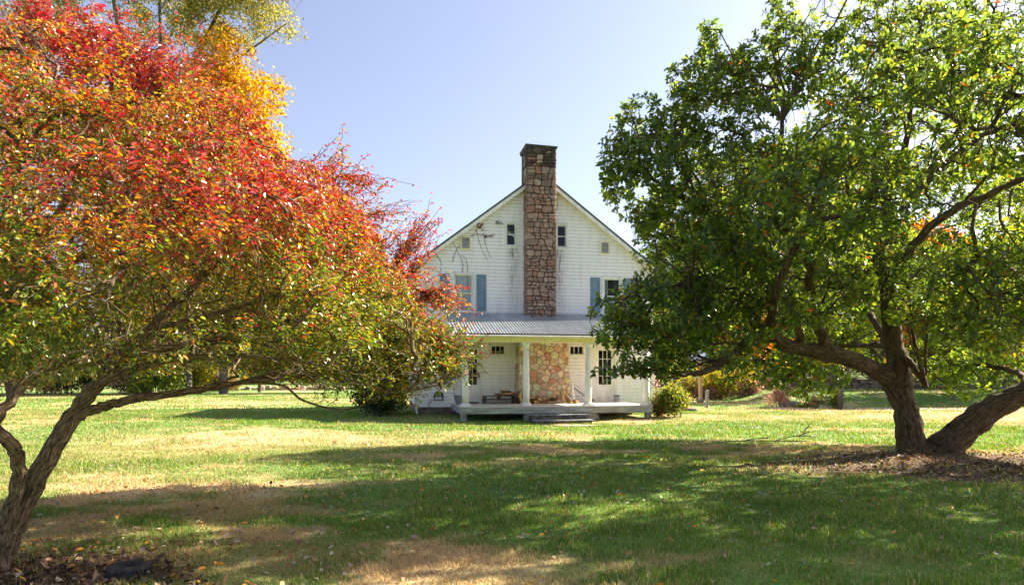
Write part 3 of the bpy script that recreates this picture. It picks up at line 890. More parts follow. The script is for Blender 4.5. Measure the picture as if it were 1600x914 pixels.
stones(mb, ashlar(CU1 - CU0, Hh, r_), lambda a, b, d: (CU0 + a, CP + .02 - d - .01, CZ0 + b), .020, .055, r_, col_up)
stones(mb, ashlar(.60, Hh, r_), lambda a, b, d: (CU0 + .02 - d - .005, -a, CZ0 + b), .014, .03, r_, col_up)
stones(mb, ashlar(.60, Hh, r_), lambda a, b, d: (CU1 - .02 + d + .005, -a, CZ0 + b), .014, .03, r_, col_up)
mb.build("stone_facing", M['stone'], chim)
mb = MB()
mb.add([(CU0 - .06, CP - .07, 10.62), (CU1 + .06, CP - .07, 10.58), (CU1 + .06, .62, 10.58), (CU0 - .06, .62, 10.62),
        (CU0 - .02, CP - .03, 10.49), (CU1 + .02, CP - .03, 10.49), (CU1 + .02, .58, 10.49), (CU0 - .02, .58, 10.49)],
       [(0, 1, 2, 3), (7, 6, 5, 4), (0, 4, 5, 1), (1, 5, 6, 2), (2, 6, 7, 3), (3, 7, 4, 0)])
mb.build("chimney_cap", M['black'], chim)
mb = MB(); mb.box(CU0 - .05, CU1 + .05, CP - .05, -.02, 3.66, 3.79); mb.build("flashing", M['black'], chim)
mb = MB()
mb.tube([(5.44, -.30, 8.72), (5.50, -.28, 8.60), (5.54, -.26, 8.40), (5.53, -.2, 8.2), (5.46, -.1, 8.1)], .016)
mb.build("cable", M['black'], chim)
# the wide lower stack on the porch
LP = -0.85
mb = MB()
prof = [(3.86, .45), (5.92, .45), (5.79, 2.97), (3.93, 2.97)]
mb.prism(prof, lambda a, b, d: (a, d, b), LP + .02, 0.0)
hearth = mb.build("hearth_stack", M['mortar'], house)
mb = MB()
def lowfn(a, b, d):
    t = b / 2.52; u0 = 3.84 + .07 * t; u1 = 5.94 - .13 * t
    return (u0 + (u1 - u0) * a / 2.1, LP + .02 - d - .004, .45 + b)
stones(mb, voronoi(2.1, 2.52, .245, r_, 1.15), lowfn, .016, .03, r_, col_low)
stones(mb, voronoi(.85, 2.52, .30, r_, 1.0), lambda a, b, d: (3.86 + .07 * b / 2.52 - d - .004, -a, .45 + b), .016, .03, r_, col_low)
stones(mb, voronoi(.85, 2.52, .30, r_, 1.0), lambda a, b, d: (5.92 - .13 * b / 2.52 + d + .004, -a, .45 + b), .016, .03, r_, col_low)
mb.build("stone_facing", M['stone'], hearth)

# porch roof of ribbed metal
PU0, PU1, PV0, PV1, PZ0, PZ1 = 1.02, 8.66, -3.66, -0.012, 2.985, 4.02
mb = MB(); n = int((PU1 - PU0) / .11) * 4; top = []; 
for j, (v, z) in enumerate(((PV0, PZ0), (PV1, PZ1))):
    for i in range(n + 1):
        u = PU0 + (PU1 - PU0) * i / n
        top.append((u, v, z + (.028 if i % 4 == 0 else 0)))
mb.add(top, [(i, i + 1, n + 2 + i, n + 1 + i) for i in range(n)])
proof = mb.build("porch_roof", M['metal'], house)
mb = MB()
prof = [(PV0 + .02, PZ0 - .015), (PV1, PZ1 - .015), (PV1, 2.99), (PV0 + .3, 2.93), (PV0 + .02, 2.93)]
for uu in (PU0 + .04, PU1 - .08):
    mb = MB(); mb.prism(prof, lambda a, b, d: (d, a, b), uu, uu + .04); mb.build("gable_cheek", M['cream'], proof)
mb = MB(); mb.bbox(PU0, PU1, PV0 - .03, PV0 + .03, 2.945, 2.975, .004); mb.build("drip_edge", M['black'], proof)
mb = MB(); mb.bbox(PU0 - .02, PU1 + .02, PV0 - .07, PV0 + .06, 2.880, 2.930, .012); mb.build("gutter", M['white'], proof)
mb = MB(); mb.box(1.34, 8.32, -3.33, -3.02, 2.70, 2.73); mb.box(1.34, 8.32, -3.30, -3.05, 2.73, 2.878)
u = 1.32
while u < 8.32:
    mb.bbox(u + .004, u + .081, -3.352, -3.30, 2.70, 2.878, .006); u += .085
mb.build("frieze", M['beadboard'], house)
mb = MB(); mb.box(1.06, 8.62, -3.58, -3.36, 2.868, 2.878); mb.box(1.35, 8.31, -3.0, -.02, 2.92, 2.945); mb.build("porch_ceiling", M['cream'], house)
for u in (1.36, 8.30):
    mb = MB(); mb.bbox(u - .06, u + .06, -3.0, -.03, 2.70, 2.915, .006); mb.build("side_beam", M['cream'], house)
for u in (1.50, 3.67, 5.97, 8.17):
    mb = MB()
    mb.lathe([(.115, .555), (.122, .9), (.120, 1.4), (.108, 2.0), (.096, 2.52)], (u, -3.17, 0), 24)
    c = mb.build("column", M['white'], house, smooth=True)
    mb = MB(); mb.bbox(u - .185, u + .185, -3.355, -2.985, .452, .50, .008); mb.lathe([(.172, .50), (.182, .515), (.172, .532), (.14, .54), (.15, .556), (.12, .568)], (u, -3.17, 0), 24)
    mb.build("base", M['white'], c)
    mb = MB(); mb.lathe([(.098, 2.50), (.12, 2.515), (.104, 2.53), (.106, 2.57), (.15, 2.63)], (u, -3.17, 0), 24); mb.bbox(u - .17, u + .17, -3.34, -3.0, 2.632, 2.698, .008)
    mb.build("capital", M['white'], c)
# deck
mb = MB(); u = 1.30
while u < 8.33:
    w = min(.135, 8.34 - u)
    mb.box(u, u + w - .006, -3.42, -.03, .418, .45 + random.uniform(-.002, .002)); u += .135
mb.build("deck", M['deck'], house)
mb = MB(); mb.bbox(1.31, 8.33, -3.40, -3.36, .19, .416, .006); mb.bbox(1.31, 1.35, -3.355, -.03, .19, .416, .006); mb.bbox(8.29, 8.33, -3.355, -.03, .19, .416, .006)
mb.build("rim_board", M['rim'], house)
for u in (1.42, 3.66, 6.0, 8.20):
    mb = MB(); mb.bbox(u - .10, u + .10, -3.35, -3.16, -.3, .188, .01); mb.build("pier", M['concrete'], house)
mb = MB(); mb.box(1.4, 8.25, -1.5, -1.4, -.3, .19); mb.build("skirting", M['found'], house)
# downspout on the left corner and the floodlight under the gable
mb = MB()
mb.tube([(-.40, -.10, 5.68), (-.10, -.08, 5.35), (-.075, -.07, 5.1), (-.075, -.07, .42), (-.07, -.10, .30), (-.05, -.32, .06)], .04, 8)
mb.build("downspout", M['white'], house)
mb = MB(); mb.lathe([(.045, -.01), (.045, .02)], (0, 0, 0), 12)
mb.tube([(3.36, -.04, 7.58), (3.27, -.10, 7.62), (3.18, -.16, 7.57)], .022); mb.tube([(3.20, -.15, 7.57), (3.08, -.22, 7.58)], [.035, .075], 10)
mb.v = mb.v[24:]; mb.f = [[i - 24 for i in f] for f in mb.f[14:]]; mb.mi = mb.mi[14:]; mb.col = mb.col[24:]
fl = mb.build("floodlight", M['dullgrey'], house)

# ------------------------------------------------------------------ things on and around the porch
for nm, (u0, u1, y0, y1, z1), lab in (("stone_step", (3.72, 5.86, -3.86, -3.40, .17), "upper grey stone step under the porch edge"),
                                      ("stone_step", (3.72, 5.84, -4.36, -3.86, .005), "lower grey stone step down on the grass in front of the porch")):
    c = H((u0 + u1) / 2, (y0 + y1) / 2, -.25); w = (u1 - u0) / 2; d = (y1 - y0) / 2; hh = z1 + .25
    mb = MB(); mb.bbox(-w + .06, w - .06, -d + .05, d, 0, hh - .045, .02)
    o = tag(empty(nm, c, TH), lab, "step")
    mb.build("riser", M['rock'], o)
    mb = MB(); mb.bbox(-w, w, -d, d, hh - .043, hh, .012); mb.build("tread", M['tread'], o)
# half-buried round grindstone by the steps
o = empty("grindstone", H(6.10, -3.34, -.26), TH + R(20), "round grey stone wheel leaning beside the porch steps", "grindstone")
mb = MB(); mb.lathe([(.05, -.05), (.235, -.05), (.25, -.035), (.25, .035), (.235, .05), (.05, .05)], n=28)
rot = Matrix.Rotation(R(78), 3, 'X'); mb.v = [tuple(rot @ Vector(p) + Vector((0, 0, .24))) for p in mb.v]
mb.build("wheel", M['concrete'], o, smooth=False)

# hose hanger on the siding
o = empty("hose_hanger", H(.80, -.02, .62), TH, "black arched hose hanger on the white siding left of the porch", "hose hanger")
mb = MB()
arc = [(.17 * math.cos(a), -.10, .12 + .17 * math.sin(a)) for a in np.linspace(0, math.pi, 12)]
mb.tube([(.17, -.10, -.05)] + arc + [(-.17, -.10, -.05)], .017); mb.tube([(-.17, -.10, -.05), (.17, -.10, -.05)], .017)
arc = [(.17 * math.cos(a), -.01, .12 + .17 * math.sin(a)) for a in np.linspace(0, math.pi, 12)]
mb.tube([(.17, -.01, -.05)] + arc + [(-.17, -.01, -.05)], .014)
for a in (0, 45, 90, 135, 180): mb.tube([(0, -.10, .10), (.17 * math.cos(R(a)), -.10, .12 + .17 * math.sin(R(a)))], .011)
for x in (-.15, 0, .15): mb.tube([(x, -.10, .0), (x, 0, .0)], .012)
mb.build("frame", M['black'], o)
mb = MB(); mb.tube([(-.16, -.055, .05)] + [(.15 * math.cos(a), -.055, .10 + .14 * math.sin(a)) for a in np.linspace(math.pi, 0, 10)] + [(.15, -.055, .02)], .03)
mb.build("hose_coil", M['hose'], o)
o = tag(MB().tube([H(*q) for q in ((.52, -.06, .52), (.45, -.1, .5), (.40, -.12, .42), (.46, -.16, .30), (.55, -.2, .18), (.60, -.24, .05), (.7, -.4, -.02), (.95, -.7, -.03))], .016).build("garden_hose", M['hose']), "green garden hose hanging from the wall tap down to the grass", "hose")
mb = MB(); mb.tube([(0, 0, 0), (0, -.09, 0), (0, -.13, -.05)], .016); mb.tube([(-.04, -.06, .045), (.04, -.06, .045)], .012); mb.tube([(0, -.06, 0), (0, -.06, .045)], .010)
mb.build("spigot", M['galv'], house, loc=(.50, -.01, .55))

# bucket and the plant over it
o = empty("bucket", H(1.46, -1.35, .452), TH, "galvanised bucket on the left end of the porch deck", "bucket")
mb = MB(); mb.lathe([(.115, 0), (.165, .33), (.175, .335), (.172, .345), (.155, .33), (.105, .02)], n=24); mb.build("pail", M['galv'], o, smooth=True)
mb = MB(); mb.tube([(.165, 0, .30)] + [(.17 * math.cos(a), .05 * math.sin(a), .30 - .12 * math.sin(a)) for a in np.linspace(.1, math.pi - .1, 9)] + [(-.165, 0, .30)], .005); mb.build("handle", M['black'], o)
o = empty("hanging_vine", H(1.36, -1.2, 2.1), TH, "withered vine hanging at the left end of the porch above the bucket", "vine")
mb = MB()
for k in range(4): 
    xx = random.uniform(-.1, .1); mb.tube([(xx, 0, .55), (xx + random.uniform(-.1, .1), -.03, .2), (xx + random.uniform(-.14, .14), -.05, -.3), (xx * .5, -.02, -.9 - .2 * k)], .007)
mb.build("stem", M['wood_bark'], o)
b = np.column_stack([rs.normal(0, .10, 90), rs.normal(-.03, .08, 90), rs.normal(.1, .25, 90)])
d = unit(np.column_stack([rs.normal(0, .6, 90), rs.normal(-.3, .5, 90), rs.normal(-.8, .4, 90)]))
leaves("foliage", b, d, rs.normal(0, 1, (90, 3)), .10, .06, pick(rs, [(.16, .15, .05), (.24, .18, .06), (.10, .12, .04)], 90), M['leaf_a'], o)

# weathered bench of pallets, split logs
o = empty("pallet_bench", H(3.12, -.62, .452), TH, "low weathered pallet bench on the porch between door and chimney", "bench")
mb = MB()
for k in range(5): mb.bbox(-.64, .64, -.36 + k * .147, -.36 + k * .147 + .12, .275, .300, .004)
mb.build("top_boards", M['pallet'], o)
for k in (-.58, 0, .58):
    mb = MB(); mb.bbox(k - .035, k + .035, -.35, .35, .175, .274, .004)
    mb.build("stringer", M['pallet'], o)
mb = MB()
for k in range(3): mb.bbox(-.64, .64, -.36 + k * .27, -.36 + k * .27 + .10, .145, .174, .004)
for k in (-.58, .58):
    mb.bbox(k - .04, k + .04, -.35, .35, 0, .144, .004)
mb.build("base_boards", M['pallet'], o)

def log_proto(kind):
    o = empty("firewood_log")
    L = .42
    mb = MB(); 
    if kind == 0: arc = [(.085 * math.cos(a), .085 * math.sin(a)) for a in np.linspace(R(30), R(150), 6)]
    elif kind == 1: arc = [(.08 * math.cos(a), .08 * math.sin(a)) for a in np.linspace(R(0), R(180), 8)]
    else: arc = [(.095 * math.cos(a), .095 * math.sin(a)) for a in np.linspace(R(50), R(130), 5)]
    poly = [(0.0, -.01)] + arc
    zc_ = sum(p[1] for p in poly) / len(poly)
    mb.prism([(a, b - zc_) for a, b in poly], lambda a, b, d: (d, a, b), -L / 2, L / 2)
    mb.build("split_wood", M['wood_cut'] if kind < 2 else M['wood_pale'], o)
    mb = MB(); ring = [(a, b - zc_) for a, b in arc]; outer = [(a * 1.09, (b) * 1.09 - zc_) for a, b in arc]
    mb.prism(ring + outer[::-1], lambda a, b, d: (d, a, b), -L / 2 + .004, L / 2 - .004)
    mb.build("bark", M['wood_bark'], o)
    return o
protos = [log_proto(0), log_proto(1), log_proto(2)]
used = set()
def log(kind, u, y, z, rx, ry, rz, label, group=None):
    p = protos[kind]
    if kind in used: o = copy_tree(p)
    else: o = p; used.add(kind)
    o.location = [float(q) for q in H(u, y, z)]
    o.rotation_euler = (R(rx), R(ry), R(rz) + TH)
    tag(o, label, "log", group)
G1 = "split logs lying on the pallet bench"; G2 = "split logs stacked at the right end of the pallet bench"; G3 = "split logs heaped against the stone hearth left of centre"; G4 = "split logs heaped against the stone hearth on the right"
for q in ((3.10, -.78, .80, 10, 0, 6), (3.42, -.74, .80, 200, 0, -8), (3.66, -.62, .80, 90, 0, 30), (3.36, -.66, .90, 150, 3, 14), (3.58, -.78, .81, 20, -4, -32)):
    log(random.choice((0, 1)), *q, "amber split log lying on the pallet bench", G1)
for j in range(4):
    for i in range(2):
        log(random.choice((0, 1)), 3.86 + i * .14 + random.uniform(-.02, .02), -1.05, .52 + j * .115, random.uniform(0, 360), 0, 88 + random.uniform(-6, 6), "split log with its end facing out in the stack beside the pallet bench", G2)
for q in ((4.22, -1.12, .51, 0, 0, 75), (4.42, -1.16, .52, 120, 0, 95), (4.60, -1.10, .51, 30, 0, 70), (4.36, -1.08, .64, 200, 6, 20), (4.54, -1.14, .64, 20, 0, 100)):
    log(random.choice((0, 1)), *q, "split log heaped against the hearth just right of the middle column", G3)
log(2, 4.62, -1.20, .66, 40, 32, 10, "pale split log slanting across the heap beside the middle column")
for q in ((5.10, -1.08, .51, 0, 0, 60), (5.30, -1.12, .51, 90, 0, 100), (5.18, -1.04, .63, 140, 0, 20), (5.28, -1.06, .73, 60, 4, 60), (5.88, -1.14, .51, 15, 0, 80), (6.02, -1.10, .51, 80, 0, 110)):
    log(random.choice((0, 1)), *q, "split log heaped at the right foot of the stone hearth", G4)
log(2, 5.28, -1.32, .50, 90, 0, 4, "pale split log lying flat in front of the right hand heap")
log(0, 5.64, -1.06, .65, 0, 68, 0, "split log standing tilted against the right of the hearth")
log(1, 5.86, -1.05, .60, 0, 48, 0, "split log tilted low against the right corner of the hearth")

o = tag(MB().bbox(-.04, .04, -.015, .015, 0, .72, .004).build("leaning_board", M['white']), "narrow white board standing against the right side of the stone hearth", "board")
o.location = [float(q) for q in H(6.05, -.95, .452)]; o.rotation_euler = (R(-6), R(-3), TH)
o = empty("snow_shovel", H(6.82, -1.0, .47), TH, "blue handled tool leaning beside the stone hearth on the porch", "shovel")
MB().tube([(0, 0, .03), (-.32, .45, .33), (-.62, .88, .62)], .019, 8).build("handle", M['bluehandle'], o)
MB().tube([(-.57, .87, .60), (-.67, .88, .64)], .022, 8).build("grip", M['black'], o)
mb = MB(); mb.tube([(-.35, -.04, .06), (-.2, -.02, .10), (0, 0, .10), (.05, .0, .06)], [.03, .07, .07, .03], 8); mb.build("blade", M['black'], o)
o = tag(MB().lathe([(.0, 0), (.20, .0), (.21, .05), (.17, .055), (.02, .04)], n=20).build("boot_tray", M['wood_bark']), "brown dish lying on the deck in front of the left door", "dish")
o.location = [float(q) for q in H(2.12, -.5, .452)]
o = empty("utility_box", H(8.0, -.35, .452), TH, "small grey box on the right end of the porch deck", "box")
MB().bbox(-.11, .11, -.08, .08, 0, .26, .03).build("body", M['dullgrey'], o); MB().bbox(-.115, .115, -.085, .085, .262, .285, .01).build("lid", M['black'], o)

# dry vine climbing the gable
o = empty("climbing_vine", H(2.2, -.03, 5.6), TH, "bare vine with a few red leaves climbing the gable", "vine")
mb = MB(); rv = np.random.RandomState(4); tips = []
for st in (((1.75, 5.5), (1.72, 6.1), (1.55, 6.4), (1.30, 6.95)), ((1.95, 5.0), (1.92, 6.0), (1.70, 6.3)), ((1.35, 6.0), (1.55, 6.55), (1.9, 6.85), (2.05, 7.05)), ((2.05, 7.0), (2.3, 7.1), (2.75, 7.08), (3.05, 7.1)),
           ((2.1, 7.05), (2.4, 7.35), (2.7, 7.28)), ((2.0, 7.4), (2.3, 7.55), (2.55, 7.5)), ((2.6, 7.1), (2.7, 6.6), (2.9, 6.2)), ((2.3, 7.3), (2.45, 6.7), (2.75, 6.1)), ((0.7, 6.3), (.9, 5.9), (0.8, 5.4))):
    P = catmull([(a - 2.2, 0, b - 5.6) for a, b in st], 6); P[:, 1] = rv.normal(-.01, .012, len(P)); P[1:-1] += rv.normal(0, .018, (len(P) - 2, 3)) * [1, .3, 1]
    mb.tube(P, [.012 * (1 - .5 * k / len(P)) for k in range(len(P))], 5); tips.append(P[len(P) // 2:])
mb.build("stem", M['wood_bark'], o)
tp = np.vstack(tips[3:6]); tp = tp[rv.randint(0, len(tp), 34)] + rv.normal(0, .03, (34, 3)); tp[:, 1] = -.04
leaves("foliage", tp, np.column_stack([rv.normal(0, .5, 34), -np.abs(rv.normal(.4, .2, 34)), rv.normal(-.8, .3, 34)]), rv.normal(0, 1, (34, 3)), .09, .055, pick(rv, [(.22, .04, .03), (.12, .05, .03)], 34), M['leaf_a'], o)

# small rubber tyre in the foreground grass
tp = px(202, 903, 5.35); o = empty("tyre", (tp[0], tp[1], float(gz(tp[0], tp[1])) - .02), .3, "small black rubber tyre lying in the grass at the lower left", "tyre")
mb = MB(); prof = [(.070, .02), (.075, .085), (.10, .108), (.128, .108), (.146, .09), (.152, .06), (.152, .03), (.14, .0)]
mb.lathe(prof, n=40); mb.f = mb.f[:-2]; mb.mi = mb.mi[:-2]
mb.build("tread", M['rubber'], o, smooth=True)
mb = MB()
for k in range(36):
    a = k * math.pi / 18
    for zz in (.025, .06):
        rt = Matrix.Rotation(a + (zz > .03) * .08, 3, 'Z'); mb.box(.150, .157, -.008, .008, zz, zz + .028, rot=rt)
mb.build("tread_block", M['rubber'], o)

# fallen twig on the sunlit lawn
q = px(1225, 697, 15.9); mb = MB()
base = Vector((q[0], q[1], float(gz(q[0], q[1])) + .02))
for st in (((-1.6, .1, 0), (-.9, 0, .05), (-.2, .05, .04), (.5, 0, .03)), ((-.2, .05, .04), (.15, .1, .12), (.45, .1, .18), (.55, .12, .32)), ((.3, .1, .14), (.5, .0, .16), (.75, .05, .13)), ((-.9, 0, .05), (-.7, -.1, .10), (-.4, -.12, .12)), ((.55, .12, .3), (.62, .1, .40)), ((.45, .1, .18), (.62, .1, .24))):
    mb.tube(catmull(st, 4), .012, 5)
o = mb.build("fallen_branch", M['greywood'], loc=base); tag(o, "thin bare fallen branch lying on the sunlit lawn behind the big shadow", "branch")

# ------------------------------------------------------------------ the big green tree on the right
def pl(pts):
    """[(x, y, D, r)] -> positions, radii"""
    return np.array([px(a, b, c) for a, b, c, r in pts]), [p[3] for p in pts]

def lobes_fill(rs_, lobes, per_m3, shell=0.0):
    out = []
    for c, r, den in lobes:
        n = max(3, int(per_m3 * den * 4.19 * r[0] * r[1] * r[2]))
        v = in_ball(rs_, n)
        if shell: v = unit(v) * np.linalg.norm(v, axis=1, keepdims=True) ** (1 - shell)
        out.append(c + v * r)
    return np.vstack(out)

tb = px(1445, 716, 13.3); tb[2] = float(gz(tb[0], tb[1])) - .10
big = empty("magnolia_tree", tb, 0, "big green tree on the right with a forked trunk, one stem leaning far right", "tree")
T = Plant(21)
LIMBS = [
 [(1430, 728, 13.3, .44), (1426, 712, 13.3, .31), (1424, 700, 13.3, .265), (1417, 655, 13.3, .235), (1409, 615, 13.3, .235), (1404, 575, 13.2, .18), (1394, 510, 13.2, .155), (1383, 450, 13.1, .13), (1373, 385, 13.0, .105), (1385, 310, 13.0, .085), (1415, 230, 13.0, .06), (1425, 130, 13.0, .03)],
 [(1408, 622, 13.3, .19), (1386, 592, 13.2, .16), (1345, 567, 12.9, .15), (1300, 553, 12.6, .14), (1255, 545, 12.3, .13), (1215, 535, 12.0, .125), (1186, 515, 11.8, .12), (1175, 480, 11.7, .105), (1170, 430, 11.6, .09), (1188, 370, 11.5, .07), (1212, 300, 11.5, .055), (1222, 190, 11.8, .03)],
 [(1186, 517, 11.8, .085), (1160, 540, 11.5, .075), (1130, 565, 11.2, .065), (1104, 579, 11.0, .055), (1075, 585, 10.8, .042), (1035, 580, 10.6, .03), (985, 572, 10.45, .018)],
 [(1300, 553, 12.6, .10), (1280, 515, 12.2, .085), (1268, 455, 11.8, .065), (1262, 385, 11.0, .05), (1272, 310, 10.0, .03)],
 [(1255, 545, 12.3, .08), (1243, 500, 12.0, .06), (1228, 440, 12.2, .045), (1240, 360, 12.4, .03)],
 [(1215, 535, 12.0, .09), (1205, 490, 10.9, .07), (1230, 410, 9.6, .05), (1285, 325, 8.6, .03)],
 [(1175, 480, 11.7, .08), (1135, 455, 11.5, .06), (1090, 440, 11.3, .045), (1035, 450, 11.1, .03)],
 [(1170, 430, 11.6, .07), (1130, 370, 11.8, .055), (1080, 315, 12.0, .04), (1020, 280, 12.0, .025)],
 [(1397, 592, 13.2, .06), (1374, 580, 13.0, .055), (1361, 573, 12.9, .05)],
 [(1402, 553, 13.2, .06), (1383, 572, 13.0, .05), (1366, 577, 12.9, .03)],
 [(1408, 552, 13.1, .075), (1430, 578, 12.9, .065), (1447, 603, 12.8, .05)],
 [(1444, 595, 12.8, .05), (1438, 565, 12.7, .045), (1428, 530, 12.7, .035), (1420, 480, 12.7, .02)],
 [(1446, 585, 12.8, .03), (1447, 550, 12.7, .025), (1450, 500, 12.7, .015)],
 [(1460, 728, 13.3, .44), (1466, 712, 13.3, .34), (1478, 697, 13.3, .305), (1518, 660, 13.2, .255), (1560, 634, 13.1, .225), (1602, 613, 13.0, .20), (1665, 583, 12.9, .20), (1740, 540, 12.7, .17), (1800, 470, 12.6, .14), (1850, 380, 12.5, .10), (1880, 280, 12.4, .05)],
 [(1385, 465, 13.1, .09), (1420, 395, 12.8, .08), (1470, 342, 12.6, .07), (1530, 310, 12.4, .06), (1600, 280, 12.2, .05), (1700, 230, 12.0, .03)],
 [(1374, 395, 13.0, .08), (1428, 305, 13.0, .07), (1470, 262, 13.0, .06), (1530, 215, 13.0, .05), (1600, 188, 13.0, .04), (1690, 150, 13.0, .02)],
 [(1440, 292, 13.0, .055), (1470, 240, 13.0, .05), (1503, 190, 13.0, .045), (1518, 135, 13.0, .035), (1535, 60, 13.0, .025), (1552, -40, 13.0, .015)],
 [(1402, 565, 13.2, .08), (1350, 480, 14.4, .06), (1300, 430, 15.5, .04)],
 [(1395, 540, 13.2, .06), (1340, 540, 14.6, .05), (1280, 545, 15.5, .04), (1200, 565, 15.9, .02)],
 [(1665, 583, 12.9, .12), (1640, 500, 12.2, .09), (1590, 430, 11.4, .06), (1540, 400, 10.8, .03)],
 [(1602, 613, 13.0, .08), (1595, 585, 13.9, .06), (1545, 572, 14.8, .045), (1490, 570, 15.2, .02)],
 [(1740, 540, 12.7, .12), (1740, 420, 11.6, .09), (1700, 280, 10.6, .06), (1640, 150, 10.0, .04)],
]
for L_ in LIMBS:
    P_, r_2 = pl(L_); T.limb(P_, r_2, 6, 14 if r_2[0] > .1 else 8, wob=.012)
def lb(x, y, D, rx, ry, rd, den=1.0): return (px(x, y, D), np.array([rx * D / FPX, rd, ry * D / FPX]), den)
LOBES = [lb(1002, 188, 12.0, 40, 42, .6, 1.5), lb(1082, 128, 12.2, 42, 48, .6, 1.5), lb(965, 250, 11.8, 36, 55, .5, 1.5), lb(1108, 55, 12.2, 16, 34, .3, 2.6), lb(1008, 275, 12, 72, 72, 1.0, 1.3), lb(1055, 215, 12, 55, 50, .8, 1.2), lb(1120, 190, 12.3, 80, 85, 1.1, 1.2), lb(1192, 200, 11.6, 62, 55, .7, 1.3), lb(1110, 92, 12.2, 22, 58, .35, 2.0), lb(1150, 120, 12.3, 40, 45, .5, 1.5), lb(1215, 115, 12.5, 75, 75, 1.0, 1.1), lb(1222, 18, 12.5, 28, 40, .4, 1.8), lb(1285, 85, 12.6, 35, 55, .6, 1.3),
 lb(1290, 305, 8.9, 135, 100, 1.1, 1.2), lb(1190, 320, 11, 110, 105, 1.1), lb(1060, 345, 11.6, 62, 55, .8, 1.2), lb(1020, 350, 11.6, 28, 40, .4, 1.4), lb(1045, 480, 11, 95, 75, 1.0, 1.7), lb(962, 500, 10.6, 48, 48, .6, 1.5), lb(1120, 425, 11, 100, 75, 1.1, 1.4), lb(1020, 548, 10.6, 75, 42, .7, 1.1), lb(948, 583, 10.35, 26, 10, .25, 2.5), lb(1005, 580, 10.5, 40, 22, .4, 1.3), lb(1130, 530, 11.3, 70, 45, .8, .8),
 lb(1250, 440, 11, 115, 80, 1.1, 1.2), lb(1330, 200, 12.6, 70, 70, .9, .6), lb(1425, 105, 13, 85, 100, 1.2, .5), lb(1540, 60, 12, 90, 95, 1.3, .5), lb(1555, 200, 12.5, 70, 60, 1.0, .4), lb(1540, 465, 10.6, 95, 85, 1.0, 1.1), lb(1585, 535, 8.4, 36, 42, .5, 1.6), lb(1430, 450, 12, 75, 60, .9, .7), lb(1470, 340, 14, 95, 70, 1.0, .3), lb(1345, 395, 12.2, 75, 60, .9, .7), lb(1390, 20, 12.6, 55, 45, .9, .7),
 lb(1180, 568, 15.6, 85, 40, 1.0, .9), lb(1265, 592, 15.6, 62, 32, .8, .9), lb(1110, 545, 15.2, 50, 25, .8, .8), lb(1300, 500, 15.6, 90, 60, 1.0, .6), lb(1420, 380, 15.5, 90, 80, 1.0, .5), lb(1520, 585, 15.4, 85, 42, .9, 1.0), lb(1470, 560, 15.0, 50, 40, .7, .9), lb(1230, 470, 13.5, 120, 70, .9, .6), lb(1290, 250, 12.8, 110, 80, 1.0, .7),
 (np.array([5.9, 9.6, 5.2]), np.array([1.7, 1.3, 1.1]), 1.0), (np.array([8.6, 8.6, 4.6]), np.array([2.0, 1.7, 1.2]), 1.1), (np.array([10.6, 10.0, 5.2]), np.array([2.2, 2.2, 1.5]), 1.0), (np.array([10.8, 12.8, 6.2]), np.array([2.2, 1.8, 1.8]), .4), (np.array([8.0, 15.0, 6.0]), np.array([2.6, 1.6, 1.6]), .6), (np.array([11.4, 11.5, 3.6]), np.array([1.6, 1.6, 1.0]), .7), (np.array([7.0, 12.5, 8.2]), np.array([2.0, 1.6, 1.0]), .35), (np.array([4.3, 16.6, 4.9]), np.array([1.5, 1.5, 1.5]), .7), (np.array([3.1, 17.0, 2.9]), np.array([1.1, 1.3, .9]), .7), (np.array([6.6, 17.8, 5.6]), np.array([2.3, 1.7, 1.9]), .7), (np.array([9.8, 18.0, 5.2]), np.array([2.3, 1.7, 2.0]), .7), (np.array([12.6, 17.0, 5.0]), np.array([2.3, 1.8, 1.8]), .7), (np.array([7.2, 17.4, 2.9]), np.array([2.0, 1.4, .8]), .6), (np.array([13.0, 13.0, 4.6]), np.array([2.2, 1.8, 1.5]), .45), (np.array([14.6, 13.6, 6.2]), np.array([2.0, 1.8, 1.5]), .4), (np.array([12.2, 11.6, 3.4]), np.array([1.6, 1.5, .9]), .5), (np.array([12.6, 9.6, 4.2]), np.array([1.8, 1.6, 1.0]), .5)]
ra = np.random.RandomState(31)
T.sprout(lobes_fill(ra, LOBES, .55), zmin=1.75, K=6, sides=6, stiff=.5, wob=.05)
T.sprout(lobes_fill(ra, LOBES, 5.5), zmin=1.4, K=5, sides=5, lift=.15, wob=.04)
A = lobes_fill(ra, LOBES, 92, .25)
hole = fbm(A[:, 0] * .9 + A[:, 1] * .35, A[:, 2] * .9 - A[:, 1] * .35, 91, 3)
A = A[hole > .40]
ids = T.sprout(A, K=4, sides=4, lift=.35, wob=.03)
T.mesh("trunk", M['bark_b'], big, rtip=.0042, expo=.40, rmax=.10, rough=.55).matrix_parent_inverse = Matrix.Translation(-Vector(tb))
tip = T.pos[ids[:, -1]]; td = T.dir[ids[:, -1]]
